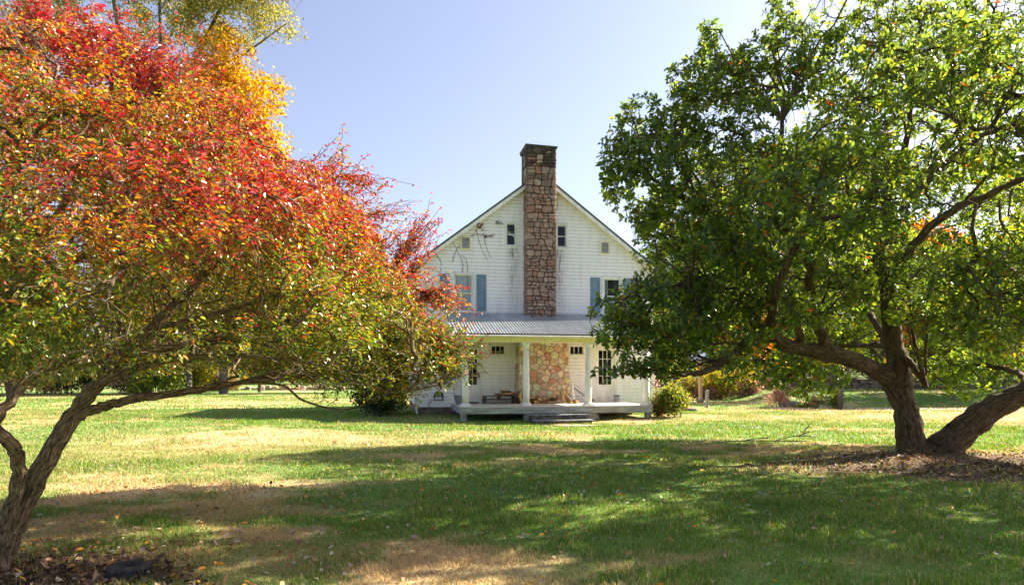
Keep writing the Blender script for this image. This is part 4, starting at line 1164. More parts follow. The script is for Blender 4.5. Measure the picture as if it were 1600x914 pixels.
def whorls(rs_, tip, td, nl, L0, up):
    n = len(tip); ang = rs_.uniform(0, 2 * np.pi, (n, 1)) + np.arange(nl)[None] * 2.399 + rs_.normal(0, .25, (n, nl))
    ref = np.where(np.abs(td[:, 2:3]) < .9, np.array([[0, 0, 1.0]]), np.array([[1.0, 0, 0]]))
    a = unit(np.cross(td, ref)); b = np.cross(td, a)
    rad = a[:, None] * np.cos(ang)[..., None] + b[:, None] * np.sin(ang)[..., None]
    d = unit(rad * .95 + td[:, None] * rs_.uniform(.05, .75, (n, nl, 1)) + np.array([0, 0, up]))
    nr = unit(td[:, None] * 1.0 - rad * .3 + np.array([0, 0, .5]) + rs_.normal(0, .25, (n, nl, 3)))
    base = tip[:, None] - td[:, None] * rs_.uniform(0, .10, (n, nl, 1))
    keep = rs_.uniform(0, 1, (n, nl)) < .88
    return base[keep], d[keep], nr[keep]
b_, d_, n_ = whorls(ra, tip, td, 8, .12, -.12)
nl = len(b_)
GP = [(.042, .092, .016), (.058, .118, .018), (.036, .080, .020), (.080, .142, .020), (.120, .175, .024)]
col = pick(ra, GP, nl, .18)
yel = ra.uniform(0, 1, nl) < .012; col[yel] = pick(ra, [(.38, .26, .03), (.30, .14, .03), (.22, .20, .03)], yel.sum(), .2)
Lf = ra.uniform(.065, .140, nl)
leaves("crown", b_, d_, n_, Lf, Lf * ra.uniform(.40, .50, nl), col, M['leaf_b'], big, LEAF_OBOV).matrix_parent_inverse = Matrix.Translation(-Vector(tb))
print("magnolia leaves", nl, "tips", len(tip))

# ------------------------------------------------------------------ the spreading red and orange tree on the left
tb2 = np.array([-3.95, 5.45, 0]); tb2[2] = float(gz(tb2[0], tb2[1])) - .1
red = empty("burning_bush_tree", tb2, 0, "spreading autumn tree on the left with red, orange and green leaves", "tree")
S = Plant(22)
L2 = [
 [(-10, 900, 5.4, .13), (6, 850, 5.4, .115), (35, 792, 5.4, .095), (72, 722, 5.4, .085), (106, 660, 5.45, .082), (150, 602, 5.5, .070), (194, 555, 5.55, .060), (235, 515, 5.6, .05), (320, 430, 5.8, .038), (430, 330, 6.1, .028), (530, 275, 6.4, .014)],
 [(108, 660, 5.45, .062), (135, 644, 5.5, .052), (172, 632, 5.6, .046), (214, 623, 5.7, .043), (300, 611, 5.9, .038), (375, 597, 6.2, .033), (470, 575, 6.4, .026), (570, 560, 6.6, .02), (680, 555, 6.8, .010)],
 [(8, 845, 5.4, .085), (18, 790, 5.3, .072), (29, 735, 5.2, .066), (20, 700, 5.1, .062), (-10, 672, 5.0, .055), (-80, 620, 4.8, .04), (-200, 520, 4.7, .025)],
 [(-12, 880, 5.45, .10), (-30, 780, 5.6, .075), (-20, 690, 5.8, .065), (12, 630, 6.0, .058), (62, 578, 6.2, .05), (130, 545, 6.5, .045), (200, 450, 6.8, .035), (260, 320, 7.0, .025), (300, 200, 7.0, .012)],
 [(-10, 870, 5.4, .09), (-60, 760, 5.2, .065), (-60, 640, 5.2, .055), (-20, 500, 5.2, .045), (60, 380, 5.3, .035), (140, 250, 5.4, .022), (190, 120, 5.5, .012)],
 [(-30, 780, 5.6, .06), (-90, 640, 6.2, .05), (-60, 450, 6.4, .04), (20, 250, 6.4, .025), (60, 90, 6.4, .012)],
 [(194, 555, 5.55, .045), (260, 545, 5.7, .038), (340, 528, 5.9, .032), (430, 505, 6.2, .024), (530, 480, 6.4, .017), (640, 430, 6.6, .009)],
 [(235, 515, 5.6, .04), (300, 500, 5.5, .030), (390, 475, 5.4, .024), (480, 440, 5.4, .016), (560, 380, 5.5, .008)],
 [(200, 550, 5.55, .04), (180, 470, 5.3, .034), (220, 380, 5.1, .026), (300, 290, 5.0, .018), (370, 220, 5.0, .010)],
 [(150, 602, 5.5, .04), (230, 570, 5.2, .032), (330, 555, 5.0, .024), (430, 560, 4.9, .015), (500, 570, 4.9, .008)],
 [(62, 578, 6.2, .04), (150, 560, 6.8, .034), (260, 545, 7.4, .028), (390, 530, 7.9, .02), (520, 520, 8.3, .010)],
 [(375, 597, 6.2, .017), (440, 602, 6.2, .014), (473, 625, 6.2, .012), (526, 640, 6.2, .010), (565, 634, 6.25, .008), (600, 618, 6.3, .004)],
 [(375, 597, 6.2, .024), (470, 590, 6.0, .018), (560, 598, 6.0, .014), (610, 612, 6.0, .011), (670, 605, 6.0, .007), (715, 590, 6.0, .004)],
 [(-60, 640, 5.2, .045), (0, 520, 4.6, .035), (90, 430, 4.2, .025), (160, 380, 4.0, .012)],
 [(-20, 500, 5.2, .035), (0, 350, 4.7, .026), (60, 200, 4.4, .016), (90, 110, 4.4, .008)],
]
for L_ in L2:
    P_, r_2 = pl(L_); r_2 = [q * .80 for q in r_2]; S.limb(P_, r_2, 6, 12 if r_2[0] > .04 else 7, wob=.006)
rb = np.random.RandomState(41)
CEN = np.array([-4.0, 6.0, 1.35]); RAD = np.array([3.38, 3.5, 2.80])
def dome(n, shell):
    v = in_ball(rb, n * 3); v = unit(v) * np.linalg.norm(v, axis=1, keepdims=True) ** (1 - shell)
    az = np.arctan2(v[:, 1], v[:, 0]); el = np.arctan2(v[:, 2], np.hypot(v[:, 0], v[:, 1]))
    bump = 0.86 + 0.26 * fbm(az * 2.6 + 40, el * 2.6 + 10, 61, 3)
    p = CEN + v * RAD * bump[:, None]
    rr = np.hypot(v[:, 0], v[:, 1])
    low = 1.80 - 0.34 * rr + 0.10 * np.sin(az * 5)
    ok = (p[:, 2] > low) & (p[:, 1] > 3.1) & (p[:, 0] > -7.6) & (p[:, 0] / p[:, 1] > -.95)
    return p[ok][:n]
S.sprout(dome(150, .2), K=7, sides=6, stiff=.5, wob=.03)
S.sprout(dome(1500, .45), K=6, sides=5, wob=.03, lift=.1)
A = dome(29000, .55)
hole = fbm(A[:, 0] * 1.2 + A[:, 1] * .7, A[:, 2] * 4.2 - A[:, 0] * .8 + A[:, 1] * .3, 93, 3)
A = A[(hole > .455)]
ex = []
for (x, y, D) in ((520, 262, 6.2), (575, 300, 6.5), (630, 372, 6.7), (655, 352, 6.6), (690, 468, 6.5), (722, 548, 6.4), (30, 30, 5.5), (690, 505, 6.6), (60, 25, 5.2), (110, 60, 5.4)):
    ex.append(px(x, y, D) + rb.normal(0, .13, (60, 3)))
for (x, y, D) in ((600, 560, 6.4), (650, 540, 6.4), (680, 562, 6.4), (560, 585, 6.2), (620, 592, 6.3), (630, 480, 6.6), (685, 525, 6.5), (660, 590, 6.4), (500, 570, 6.1), (600, 440, 6.6), (612, 412, 6.6),
                  (235, 82, 5.7), (285, 104, 5.8), (255, 110, 5.6), (310, 150, 5.7), (200, 70, 5.6), (40, 450, 4.4), (80, 500, 4.4), (30, 560, 4.6), (120, 540, 4.8), (20, 500, 4.2), (100, 430, 4.6), (60, 540, 4.6)):
    ex.append(px(x, y, D) + rb.normal(0, 1, (70, 3)) * [.17, .24, .10])
A = np.vstack([A] + ex)
ids2 = S.sprout(A, K=5, sides=4, wob=.04, lift=-.05)
S.mesh("trunk", M['bark_a'], red, rtip=.0021, expo=.42, rmax=.035, rough=.5).matrix_parent_inverse = Matrix.Translation(-Vector(tb2))
nodes = S.pos[ids2[:, 1:]].reshape(-1, 3); nd = S.dir[ids2[:, 1:]].reshape(-1, 3)
k = 4                                                     # leaves per node, in opposite pairs
n0 = len(nodes)
side = unit(np.cross(nd, np.array([0, 0, 1.0])) + 1e-6)
sg = np.tile(np.array([1, -1, 1, -1.0]), n0)[:, None]
B = np.repeat(nodes, k, axis=0) + np.repeat(nd, k, axis=0) * rb.uniform(-.05, .05, (n0 * k, 1)) + rb.normal(0, .012, (n0 * k, 3))
Dv = np.repeat(side, k, axis=0) * sg + np.repeat(nd, k, axis=0) * .7 + np.array([0, 0, -.55]) + rb.normal(0, .38, (n0 * k, 3))
Nv = np.array([0, 0, 1.0]) + rb.normal(0, .45, (n0 * k, 3)) + sg * np.repeat(side, k, axis=0) * .3
n = n0 * k
# colour: the sun-exposed outside and top has turned, the inside is still green
q = (B - CEN) / RAD; rho = np.linalg.norm(q, axis=1)
nz1 = fbm(B[:, 0] * 1.3 + B[:, 1] * .8, B[:, 2] * 1.3, 15, 3)
turn = sstep(.0, 1.0, 1.0 * (q[:, 2] - .40) / .6 + .28 * (rho - .78) / .3 + .62 * np.maximum(q[:, 0], -.2) * sstep(.0, .45, q[:, 2]) + 1.3 * (nz1 - .5) + .09 + rb.normal(0, .24, n) - .05)
redness = sstep(.15, .85, .26 * q[:, 2] + .26 * q[:, 0] + .85 * (fbm(B[:, 0] * .9 + 9, B[:, 2] * 1.1 + B[:, 1] * .5, 18, 2) - .5) + rb.normal(0, .20, n) + .30)
grn = pick(rb, [(.14, .21, .03), (.20, .26, .036), (.09, .15, .026), (.30, .31, .055)], n, .2)
yel = pick(rb, [(.50, .33, .045), (.46, .25, .04), (.36, .32, .05)], n, .15)
org = pick(rb, [(.55, .17, .03), (.56, .23, .035), (.48, .12, .03)], n, .15)
cri = pick(rb, [(.42, .035, .045), (.48, .06, .045), (.36, .025, .055), (.50, .13, .13)], n, .15)
u1 = rb.uniform(0, 1, n)
col = np.where((u1 < turn)[:, None], np.where((rb.uniform(0, 1, n) < redness)[:, None], cri, np.where((rb.uniform(0, 1, n) < .45)[:, None], org, yel)), np.where((rb.uniform(0, 1, n) < .22)[:, None], yel, grn))
Lf = rb.uniform(.016, .042, n)
leaves("crown", B, Dv, Nv, Lf, Lf * rb.uniform(.42, .55, n), col, M['leaf_a'], red).matrix_parent_inverse = Matrix.Translation(-Vector(tb2))
print("red tree leaves", n)
bi = rb.randint(0, n0, 1500); bp = nodes[bi]; bp = bp[q[::k][bi][:, 2] < .45] + np.array([0, 0, -.03])
oc = np.array([[1, 0, 0], [-1, 0, 0], [0, 1, 0], [0, -1, 0], [0, 0, 1], [0, 0, -1.0]]) * .0075
of = np.array([[0, 2, 4], [2, 1, 4], [1, 3, 4], [3, 0, 4], [2, 0, 5], [1, 2, 5], [3, 1, 5], [0, 3, 5]])
o = np_mesh("berries", (bp[:, None] + oc[None]).reshape(-1, 3), (np.arange(len(bp))[:, None, None] * 6 + of[None]).reshape(-1, 3), M['berry'], red, smooth=True)
o.matrix_parent_inverse = Matrix.Translation(-Vector(tb2)); o['kind'] = 'stuff'

# ------------------------------------------------------------------ shrubs and trees further off
def shrub(name, label, cat, at, r, pal, n, L, seed, stem=None, group=None, upright=.2, blobs=9, mat='leaf_far', low=.06, trans=None):
    """several stems and an uneven mass of leaves; r = (x, y, height)"""
    q = np.random.RandomState(seed)
    at = np.array([at[0], at[1], float(gz(at[0], at[1]))])
    o = empty(name, at, 0, label, cat, group)
    P = Plant(seed)
    ns = max(5, int(5 + r[0] * 2))
    for i in range(ns):
        a = q.uniform(0, 2 * np.pi); rr = q.uniform(.1, .85)
        e = np.array([math.cos(a) * r[0] * rr, math.sin(a) * r[1] * rr, r[2] * q.uniform(.45, .9)])
        s = np.array([e[0] * .35, e[1] * .35, -.05])
        m_ = s * .5 + e * .5 + np.array([-e[0] * .12, -e[1] * .12, .1 * r[2]])
        P.limb([s, m_, e], [.012 + .006 * r[2], .010, .004], 4, 5)
    C0 = []
    for i in range(blobs):
        a = q.uniform(0, 2 * np.pi); rr = q.uniform(0, .75)
        C0.append((np.array([math.cos(a) * r[0] * rr, math.sin(a) * r[1] * rr, r[2] * q.uniform(.30, .78) * (1 - .3 * rr)]), np.array([r[0], r[1], r[2]]) * q.uniform(.24, .42)))
    tipn = max(60, n // 10); A = []
    for c, rad in C0: A.append(c + in_ball(q, tipn // blobs) * rad)
    A = np.vstack(A); A = A[A[:, 2] > low * r[2]]
    ids = P.sprout(A, K=3, sides=3, lift=upright, wob=.04)
    P.mesh("stem", stem or M['bark_far'], o, rtip=.004, expo=.35, rmax=.03)
    b = A[q.randint(0, len(A), n)] + q.normal(0, 1, (n, 3)) * L * .9
    d = unit(q.normal(0, 1, (n, 3)) + np.array([0, 0, upright]))
    LL = L * q.uniform(.6, 1.25, n)
    leaves("foliage", b, d, q.normal(0, 1, (n, 3)) + np.array([0, 0, .8]), LL, LL * .5, pick(q, pal, n, .22), M[mat], o)
    return o

def tree(name, label, at, hgt, lobes, pal, n, L, seed, trunk_r=.2, group=None, twig=500, forks=None, mat='leaf_far', bark='bark_far', hole_=.40, spr=1.2, limbs=None, tips1=40, cat="tree", sc=1.0):
    """trunk, limbs and an open crown; lobes in local metres (x, y, z, rx, ry, rz)"""
    q = np.random.RandomState(seed)
    at = np.array([at[0], at[1], float(gz(at[0], at[1]))])
    o = empty(name, at, 0, label, cat, group)
    P = Plant(seed)
    if sc != 1.0:                              # the same tree grown bigger and standing further away
        dz = EYE * (sc - 1); L *= sc; hgt = hgt * sc - dz; trunk_r *= sc
        lobes = [tuple([l[0] * sc, l[1] * sc, l[2] * sc - dz, l[3] * sc, l[4] * sc, l[5] * sc] + list(l[6:])) for l in lobes]
        if limbs: limbs = [[(a[0] * sc, a[1] * sc, a[2] * sc - (dz if a[2] > 0 else 0), a[3] * sc) for a in l] for l in limbs]
        spr /= sc
    if limbs:
        for l in limbs: P.limb([a[:3] for a in l], [a[3] for a in l], 4, 7)
    else:
        P.limb([(0, 0, -.2), (q.normal(0, .1), 0, hgt * .3), (q.normal(0, .2), q.normal(0, .2), hgt * .6), (q.normal(0, .3), 0, hgt * .93)], [trunk_r, trunk_r * .8, trunk_r * .5, .03], 6, 8)
    LB = [(np.array(l[:3]), np.array(l[3:6]), l[6] if len(l) > 6 else 1.0) for l in lobes]
    vol = sum(4.19 * r[0] * r[1] * r[2] * dn for c, r, dn in LB)
    P.sprout(lobes_fill(q, LB, tips1 / vol), K=5, sides=5, wob=.05, lift=.1)
    A = lobes_fill(q, LB, twig / vol, .2)
    hl = fbm(A[:, 0] * spr + A[:, 1] * .4, A[:, 2] * spr - A[:, 1] * .4, seed + 7, 3); A = A[hl > hole_]
    P.sprout(A, K=4, sides=3, wob=.04, lift=.15)
    P.mesh("trunk", M[bark], o, rtip=.008, expo=.42, rmax=trunk_r * .6)
    b = A[q.randint(0, len(A), n)] + q.normal(0, 1, (n, 3)) * L * 1.3
    d = unit(q.normal(0, 1, (n, 3)) + np.array([0, 0, -.2]))
    LL = L * q.uniform(.6, 1.3, n)
    leaves("crown", b, d, q.normal(0, 1, (n, 3)) + np.array([0, 0, .7]), LL, LL * .58, pick(q, pal, n, .25), M[mat], o)
    return o

def gnd(x, y):
    """ground point under photograph pixel (x, y), flat ground"""
    D = EYE * FPX / (y - HY); return (x - CX) * D / FPX, D

DKG = [(.030, .055, .018), (.045, .075, .02), (.025, .045, .016)]
MIDG = [(.06, .11, .022), (.09, .14, .03), (.05, .09, .02)]
YG = [(.16, .21, .03), (.22, .24, .035), (.12, .18, .028), (.28, .25, .04)]
YEL = [(.48, .36, .05), (.42, .33, .06), (.30, .28, .05)]
TAN = [(.46, .29, .19), (.39, .25, .17), (.53, .37, .25), (.30, .21, .14)]
PNK = [(.36, .19, .14), (.30, .17, .13), (.24, .17, .10), (.40, .25, .17)]
ORG = [(.50, .21, .03), (.46, .26, .04), (.40, .16, .03)]

# by the house
shrub("evergreen_shrub", "dark evergreen bush at the left corner of the house", "shrub", (-5.1, 27.6), (1.5, 1.4, 2.5), DKG, 7000, .13, 101, blobs=12)
shrub("evergreen_shrub", "low dark bush in front of the left corner of the house", "shrub", (-5.2, 26.2), (1.2, .8, 1.0), DKG, 3000, .11, 102, blobs=8)
shrub("garden_shrub", "green and yellow bush with pale flower heads at the right end of the porch", "shrub", (6.05, 25.9), (.95, .8, 1.22), MIDG + YG + [(.40, .30, .12)], 5200, .09, 103, blobs=11)
shrub("garden_shrub", "low yellowing bush at the foot of the right porch corner", "shrub", (5.45, 26.2), (.5, .4, .75), YG + TAN, 2200, .08, 104, blobs=7)
shrub("flowering_shrub", "pink flowering shrub beside the house beyond the right porch column", "shrub", (6.1, 31.0), (.5, .5, 2.4), [(.50, .22, .24), (.55, .32, .33), (.10, .14, .04)], 2200, .09, 105, blobs=8)

# right middle distance
x, y = gnd(1120, 625); shrub("forsythia", "yellow leaved bush standing behind the bird feeder post", "shrub", (x - .2, y - .1), (2.6, 1.0, 2.05), YEL + YG[:2], 6000, .16, 111, blobs=10)
x, y = gnd(1100, 624); shrub("rose_hedge", "pinkish brown bush under the yellow one, left end of the row", "shrub", (x, y - 1.4), (1.6, .8, .95), PNK, 4200, .12, 112)
x, y = gnd(1150, 624); shrub("rose_hedge", "pale pinkish brown bush in the middle of the row behind the grey post", "shrub", (x, y - 1.2), (1.6, .8, 1.0), PNK + TAN, 4200, .12, 113)
x, y = gnd(1185, 623); shrub("rose_hedge", "low pinkish brown bush at the right end of the row", "shrub", (x, y + .5), (1.3, .9, 1.1), PNK, 3000, .12, 114)
x, y = gnd(1217, 635.5); shrub("dry_shrub", "dry tan bush with bare twigs standing alone on the lawn", "shrub", (x, y), (.72, .6, 1.15), TAN, 2600, .075, 115, upright=.9, blobs=8)
x, y = gnd(1275, 639); shrub("garden_plants", "low garden plants tied to the wire trellis", "plant", (x, y), (.5, .35, .75), MIDG + TAN, 900, .08, 116)
x, y = gnd(1305, 639); shrub("garden_plants", "green plants beside the dark garden post", "plant", (x, y), (.45, .35, .85), MIDG + YG, 1100, .08, 117)
x, y = gnd(1258, 637); shrub("garden_plants", "small tuft of bright green leaves on the lawn by the rocks", "plant", (x, y), (.45, .3, .28), YG + MIDG, 500, .10, 118, blobs=5)
def rock(label, x, y, s, seed):
    q = np.random.RandomState(seed); bpy_v = []
    mb = MB(); n1, n2 = 8, 12
    V = []; F = []
    for i in range(n1 + 1):
        for j in range(n2):
            a = math.pi * i / n1; b = 2 * math.pi * j / n2
            v = np.array([math.sin(a) * math.cos(b), math.sin(a) * math.sin(b), math.cos(a)])
            k = .75 + .5 * vnoise(v[0] * 2 + seed, v[1] * 2 + v[2] * 1.7, seed)
            V.append(v * s * k)
    for i in range(n1):
        for j in range(n2): F.append((i * n2 + j, i * n2 + (j + 1) % n2, (i + 1) * n2 + (j + 1) % n2, (i + 1) * n2 + j))
    mb.add(V, F); o = mb.build("rock", M['rock'], loc=(x, y, float(gz(x, y)) + s[2] * .5)); return tag(o, label, "rock")
x, y = gnd(1224, 635.5); rock("dark rounded rock beside the dry tan bush", x, y - .2, np.array([.34, .28, .26]), 3)
x, y = gnd(1238, 636); rock("dark low rock to the right of the other rock on the lawn", x, y, np.array([.36, .28, .22]), 4)
x, y = gnd(1078, 641); rock("pale flat stone on the grass beside the porch bush", x, y, np.array([.35, .3, .12]), 6)

# bird feeder on a post, old stake, wire trellis, dark post
x, y = gnd(1094, 629); o = empty("bird_feeder", (x, y, float(gz(x, y))), .5, "wooden post carrying a small grey hipped roof, a bird feeder on the lawn", "bird feeder")
mb = MB(); mb.bbox(-.085, .085, -.085, .085, 0, 2.35, .012); mb.build("post", M['post'], o)
mb = MB(); mb.bbox(-.16, .16, -.16, .16, -.05, .16, .03); mb.build("footing", M['rock'], o)
mb = MB(); mb.tube([(-.085, 0, 1.9), (-.36, 0, 2.36)], .04, 4); mb.tube([(.085, 0, 1.9), (.36, 0, 2.36)], .04, 4); mb.build("brace", M['post'], o)
mb = MB(); mb.bbox(-.45, .45, -.45, .45, 2.352, 2.40, .008); mb.build("feeder_tray", M['greywood'], o)
mb = MB()
e, t = .62, .10
mb.add([(-e, -e, 2.42), (e, -e, 2.42), (e, e, 2.42), (-e, e, 2.42), (-e, -e, 2.47), (e, -e, 2.47), (e, e, 2.47), (-e, e, 2.47), (-t, -t, 3.0), (t, -t, 3.0), (t, t, 3.0), (-t, t, 3.0)],
       [(3, 2, 1, 0), (0, 1, 5, 4), (1, 2, 6, 5), (2, 3, 7, 6), (3, 0, 4, 7), (4, 5, 9, 8), (5, 6, 10, 9), (6, 7, 11, 10), (7, 4, 8, 11), (8, 9, 10, 11)])
k = -.55
while k < .6: mb.box(k - .02, k + .02, -e - .008, e + .008, 2.405, 2.43); k += .11
mb.build("roof", M['metal'], o)
x, y = gnd(1104, 636); o = tag(MB().bbox(-.07, .07, -.06, .06, -.1, .88, .02).build("stake", M['greywood']), "short weathered grey stake standing in the lawn", "stake"); o.location = (x, y, float(gz(x, y))); o.rotation_euler = (0, R(3), .4)
x, y = gnd(1280, 638.5); o = empty("trellis", (x, y, float(gz(x, y))), 0, "low wire trellis on thin stakes in the garden patch", "trellis")
mb = MB()
for k in (-1.05, -.3, .45): mb.tube([(k, 0, -.1), (k, 0, .8)], .014, 5)
mb.build("stakes", M['greywood'], o)
mb = MB()
for zz in (.2, .38, .56, .74): mb.tube([(-.3, 0, zz), (.45, 0, zz)], .008, 4)
for k in (-.1, .1, .3): mb.tube([(k, 0, .2), (k, 0, .74)], .008, 4)
mb.build("wire", M['galv'], o)
x, y = gnd(1313, 639.5); o = empty("garden_post", (x, y, float(gz(x, y))), .3, "dark square post at the right end of the garden patch", "post")
mb = MB(); mb.bbox(-.10, .10, -.10, .10, -.1, .80, .02); mb.build("post", M['mortar_dark'], o); mb = MB(); mb.bbox(-.13, .13, -.13, .13, .802, .85, .02); mb.build("post_cap", M['rock'], o)

# low wall and rail beyond the road
o = empty("stone_wall", (34, 49.5, float(gz(34, 49.5))), R(4), "low grey stone wall along the far side of the road", "wall")
mb = MB(); qw = np.random.RandomState(17); xx = -15.0
while xx < 22:
    w = qw.uniform(.4, .9); h1 = qw.uniform(.3, .5)
    mb.bbox(xx, xx + w - .03, -.3 + qw.uniform(-.05, .05), .3, -.4, h1, .05); mb.bbox(xx + .1, xx + w - .1, -.25 + qw.uniform(-.05, .05), .25, h1 + .01, h1 + qw.uniform(.25, .4), .05); xx += w
mb.build("masonry", M['rock'], o)

# tall trees on the right, behind the big green tree
def TL(*a): return list(a)
tree("lime_tree", "bright yellow green tree with low feathery branches near the road, behind the leaning trunk", (23.5, 37.5), 8, [(0, 0, 2.2, 2.4, 1.6, 1.1), (-1.3, -.3, 1.7, 1.1, .9, .8), (1.5, 0, 3.5, 2.2, 1.8, 1.4), (-.8, .3, 4.2, 2.0, 1.6, 1.3), (0.5, 0, 6.0, 2.4, 2.0, 1.8)], YG, 15000, .20, 201, .14, twig=1500, mat='leaf_far', hole_=.42, tips1=60)
tree("background_tree", "yellow green tree far behind the big tree's left limbs", (13.5, 58), 13, [(0, 0, 4.5, 3.4, 2.5, 2.6), (-2.2, 0, 7, 2.4, 2, 2), (2.2, 0, 8, 2.6, 2, 2.4), (0, 0, 10.5, 2.6, 2, 2.4)], YG + MIDG, 9000, .36, 202, .22, hole_=.42)
tree("background_tree", "mid green tree standing right of the house roof behind the bushes", (10.6, 54), 9, [(0, 0, 3.2, 2.2, 2, 2.2), (.6, 0, 5.6, 1.9, 1.8, 2.0), (-.4, 0, 7.2, 1.5, 1.4, 1.5)], MIDG + YG, 7000, .30, 203, .18, hole_=.42)
tree("lime_tree", "tall yellow green tree by the road, seen through the middle of the big tree's crown", (19.5, 43), 11, [(0, 0, 3.5, 2.8, 2, 1.8), (-1, 0, 6.0, 2.8, 2, 2.0), (1.4, 0, 7.6, 2.6, 2, 2.0), (0, 0, 10.0, 2.4, 2, 1.8)], YG, 13000, .22, 204, .2, twig=1000, hole_=.40, tips1=60)
tree("lime_tree", "tall yellow green tree by the road at the right edge of the photo", (31, 41), 12, [(0, 0, 4.0, 3.0, 2, 1.8), (-1.8, 0, 6.6, 3.0, 2, 2.2), (1.4, 0, 8.6, 2.8, 2, 2.2), (0, 0, 11.5, 2.6, 2, 1.8)], YG + MIDG[:1], 14000, .23, 205, .22, twig=1000, hole_=.40, tips1=60)
def wood_lobes(q, h, w):
    return [(q.uniform(-.3, .3) * w, q.uniform(-.3, .3) * w, h * f, w * q.uniform(.5, .8), w * q.uniform(.5, .8), h * .13) for f in (.34, .48, .60, .72, .84, .95)]
qb = np.random.RandomState(77)
kinds = [("dark green tree", MIDG + DKG), ("orange brown tree", ORG + [(.22, .12, .04)]), ("yellow green tree", YG), ("bluish dark conifer-like tree", DKG)]
spots = [(20, 60, 1, 12, "at the left end of the wood beyond the road"), (30.5, 57, 0, 13, "beyond the road just left of the forked trunk"), (33, 54, 1, 12, "seen between the two stems of the big tree"),
         (38, 51, 2, 14, "beyond the road above the leaning trunk"), (45, 53, 1, 13, "beyond the road at the right edge of the photo"), (53, 52, 2, 14, "at the far right beyond the road"),
         (24, 80, 3, 15, "deep in the wood behind the left limb"), (33, 82, 3, 17, "deep in the wood behind the forked trunk"), (44, 80, 0, 17, "deep in the wood at the right"), (17, 78, 0, 12, "deep in the wood behind the tan bush")]
for i, (X, Y, kd, hh, lab) in enumerate(spots):
    tree("woodland_tree", kinds[kd][0] + " " + lab, (X, Y), hh, wood_lobes(qb, hh, 3.2), kinds[kd][1], 5200, .42, 300 + i, .20, group="trees of the wood beyond the road", hole_=.40, twig=420, spr=.5)
# the dim wood behind them: trunks and understorey that read as one mass
P = Plant(5)
for i in range(110):
    X = qb.uniform(12, 85); Y = qb.uniform(84, 125); hh = qb.uniform(9, 15); z0 = float(gz(X, Y))
    P.limb([(X, Y, z0 - .2), (X + qb.normal(0, .2), Y, z0 + hh * .5), (X + qb.normal(0, .5), Y, z0 + hh)], [.2, .15, .05], 2, 5)
V = []; F = []
o = P.mesh("distant_wood", M['bark_far'], None); tag(o, "dim wood of thin trunks beyond the road", "wood", kind='stuff')
n = 26000
b = np.column_stack([qb.uniform(8, 95, n), qb.uniform(88, 130, n), qb.gamma(2.2, 2.6, n)]); b[:, 2] = np.minimum(b[:, 2], 15) + gz(b[:, 0], b[:, 1])
b2 = np.column_stack([qb.uniform(-130, -6, n), qb.uniform(95, 135, n), qb.gamma(2.2, 2.2, n)]); b2[:, 2] = np.minimum(b2[:, 2], 10) + gz(b2[:, 0], b2[:, 1]); b = np.vstack([b, b2])
hl = fbm(b[:, 0] * .25, b[:, 2] * .35, 66, 3); b = b[hl > .42]; n = len(b)
cc = np.where((fbm(b[:, 0] * .12, b[:, 2] * .2, 12, 2) > .5)[:, None], pick(qb, DKG + MIDG, n), pick(qb, ORG + YG, n))
o = leaves("distant_foliage", b, unit(qb.normal(0, 1, (n, 3))), qb.normal(0, 1, (n, 3)), .8, .55, cc, M['leaf_far'], None); tag(o, "hazy green and orange foliage of the distant wood", "foliage", kind='stuff')

# left background: hedge of brush, stone wall, tall trees
hed = [(20, 617, 2.8, 3.8, TAN + PNK, "pinkish tan brush at the left edge of the lawn"), (75, 616, 2.8, 3.3, TAN, "tan dry brush left of the leaning stem"), (140, 616, 2.6, 3.2, MIDG + DKG, "dark green bush just right of the leaning stem's foot"),
       (195, 617, 2.6, 3.0, TAN + MIDG, "grey tan brush above the low branch"), (245, 617, 2.4, 2.4, MIDG + YG, "mid green bush above the low branch"), (300, 613, 2.6, 2.6, YEL + YG, "yellow bush behind the middle of the low branch"), (352, 611, 2.4, 2.2, PNK + YG, "small pinkish bush behind the end of the low branch"), (420, 605, 3.2, 2.4, MIDG + DKG, "dark green bush behind the stone wall, left one"), (490, 605, 3.4, 2.6, DKG + MIDG, "dark green bush behind the stone wall, middle one"), (565, 605, 3.4, 2.8, MIDG + YG, "green bush behind the stone wall, nearest the house")]
for i, (a, c, w, hh, pal, lab) in enumerate(hed):
    x, y = gnd(a, c); shrub("brush", lab, "shrub", (x, y), (w, 1.6, hh), pal, 4200, .22, 400 + i, group="brush along the left edge of the lawn", blobs=10, upright=.5)
x, y = gnd(470, 609.5); o = empty("dry_stone_wall", (x, y, float(gz(x, y))), R(3), "low tumbled dry stone wall at the back of the lawn on the left", "wall")
mb = MB(); xx = -7.5
while xx < 9.5:
    w = qw.uniform(.35, .9); hh = qw.uniform(.18, .42)
    rt = Matrix.Rotation(qw.uniform(-.12, .12), 3, 'Y') @ Matrix.Rotation(qw.uniform(-.4, .4), 3, 'Z')
    k0 = len(mb.v); mb.bbox(-w / 2, w / 2, -.3, .3, -.2, hh, .06); mb.v[k0:] = [tuple(rt @ Vector(p) + Vector((xx, qw.uniform(-.25, .25), 0))) for p in mb.v[k0:]]
    if qw.uniform() < .6:
        k0 = len(mb.v); mb.bbox(-w / 3, w / 3, -.2, .2, 0, .22, .05); mb.v[k0:] = [tuple(rt @ Vector(p) + Vector((xx, 0, hh + .01))) for p in mb.v[k0:]]
    xx += w * .9
mb.build("masonry", M['slab'], o)

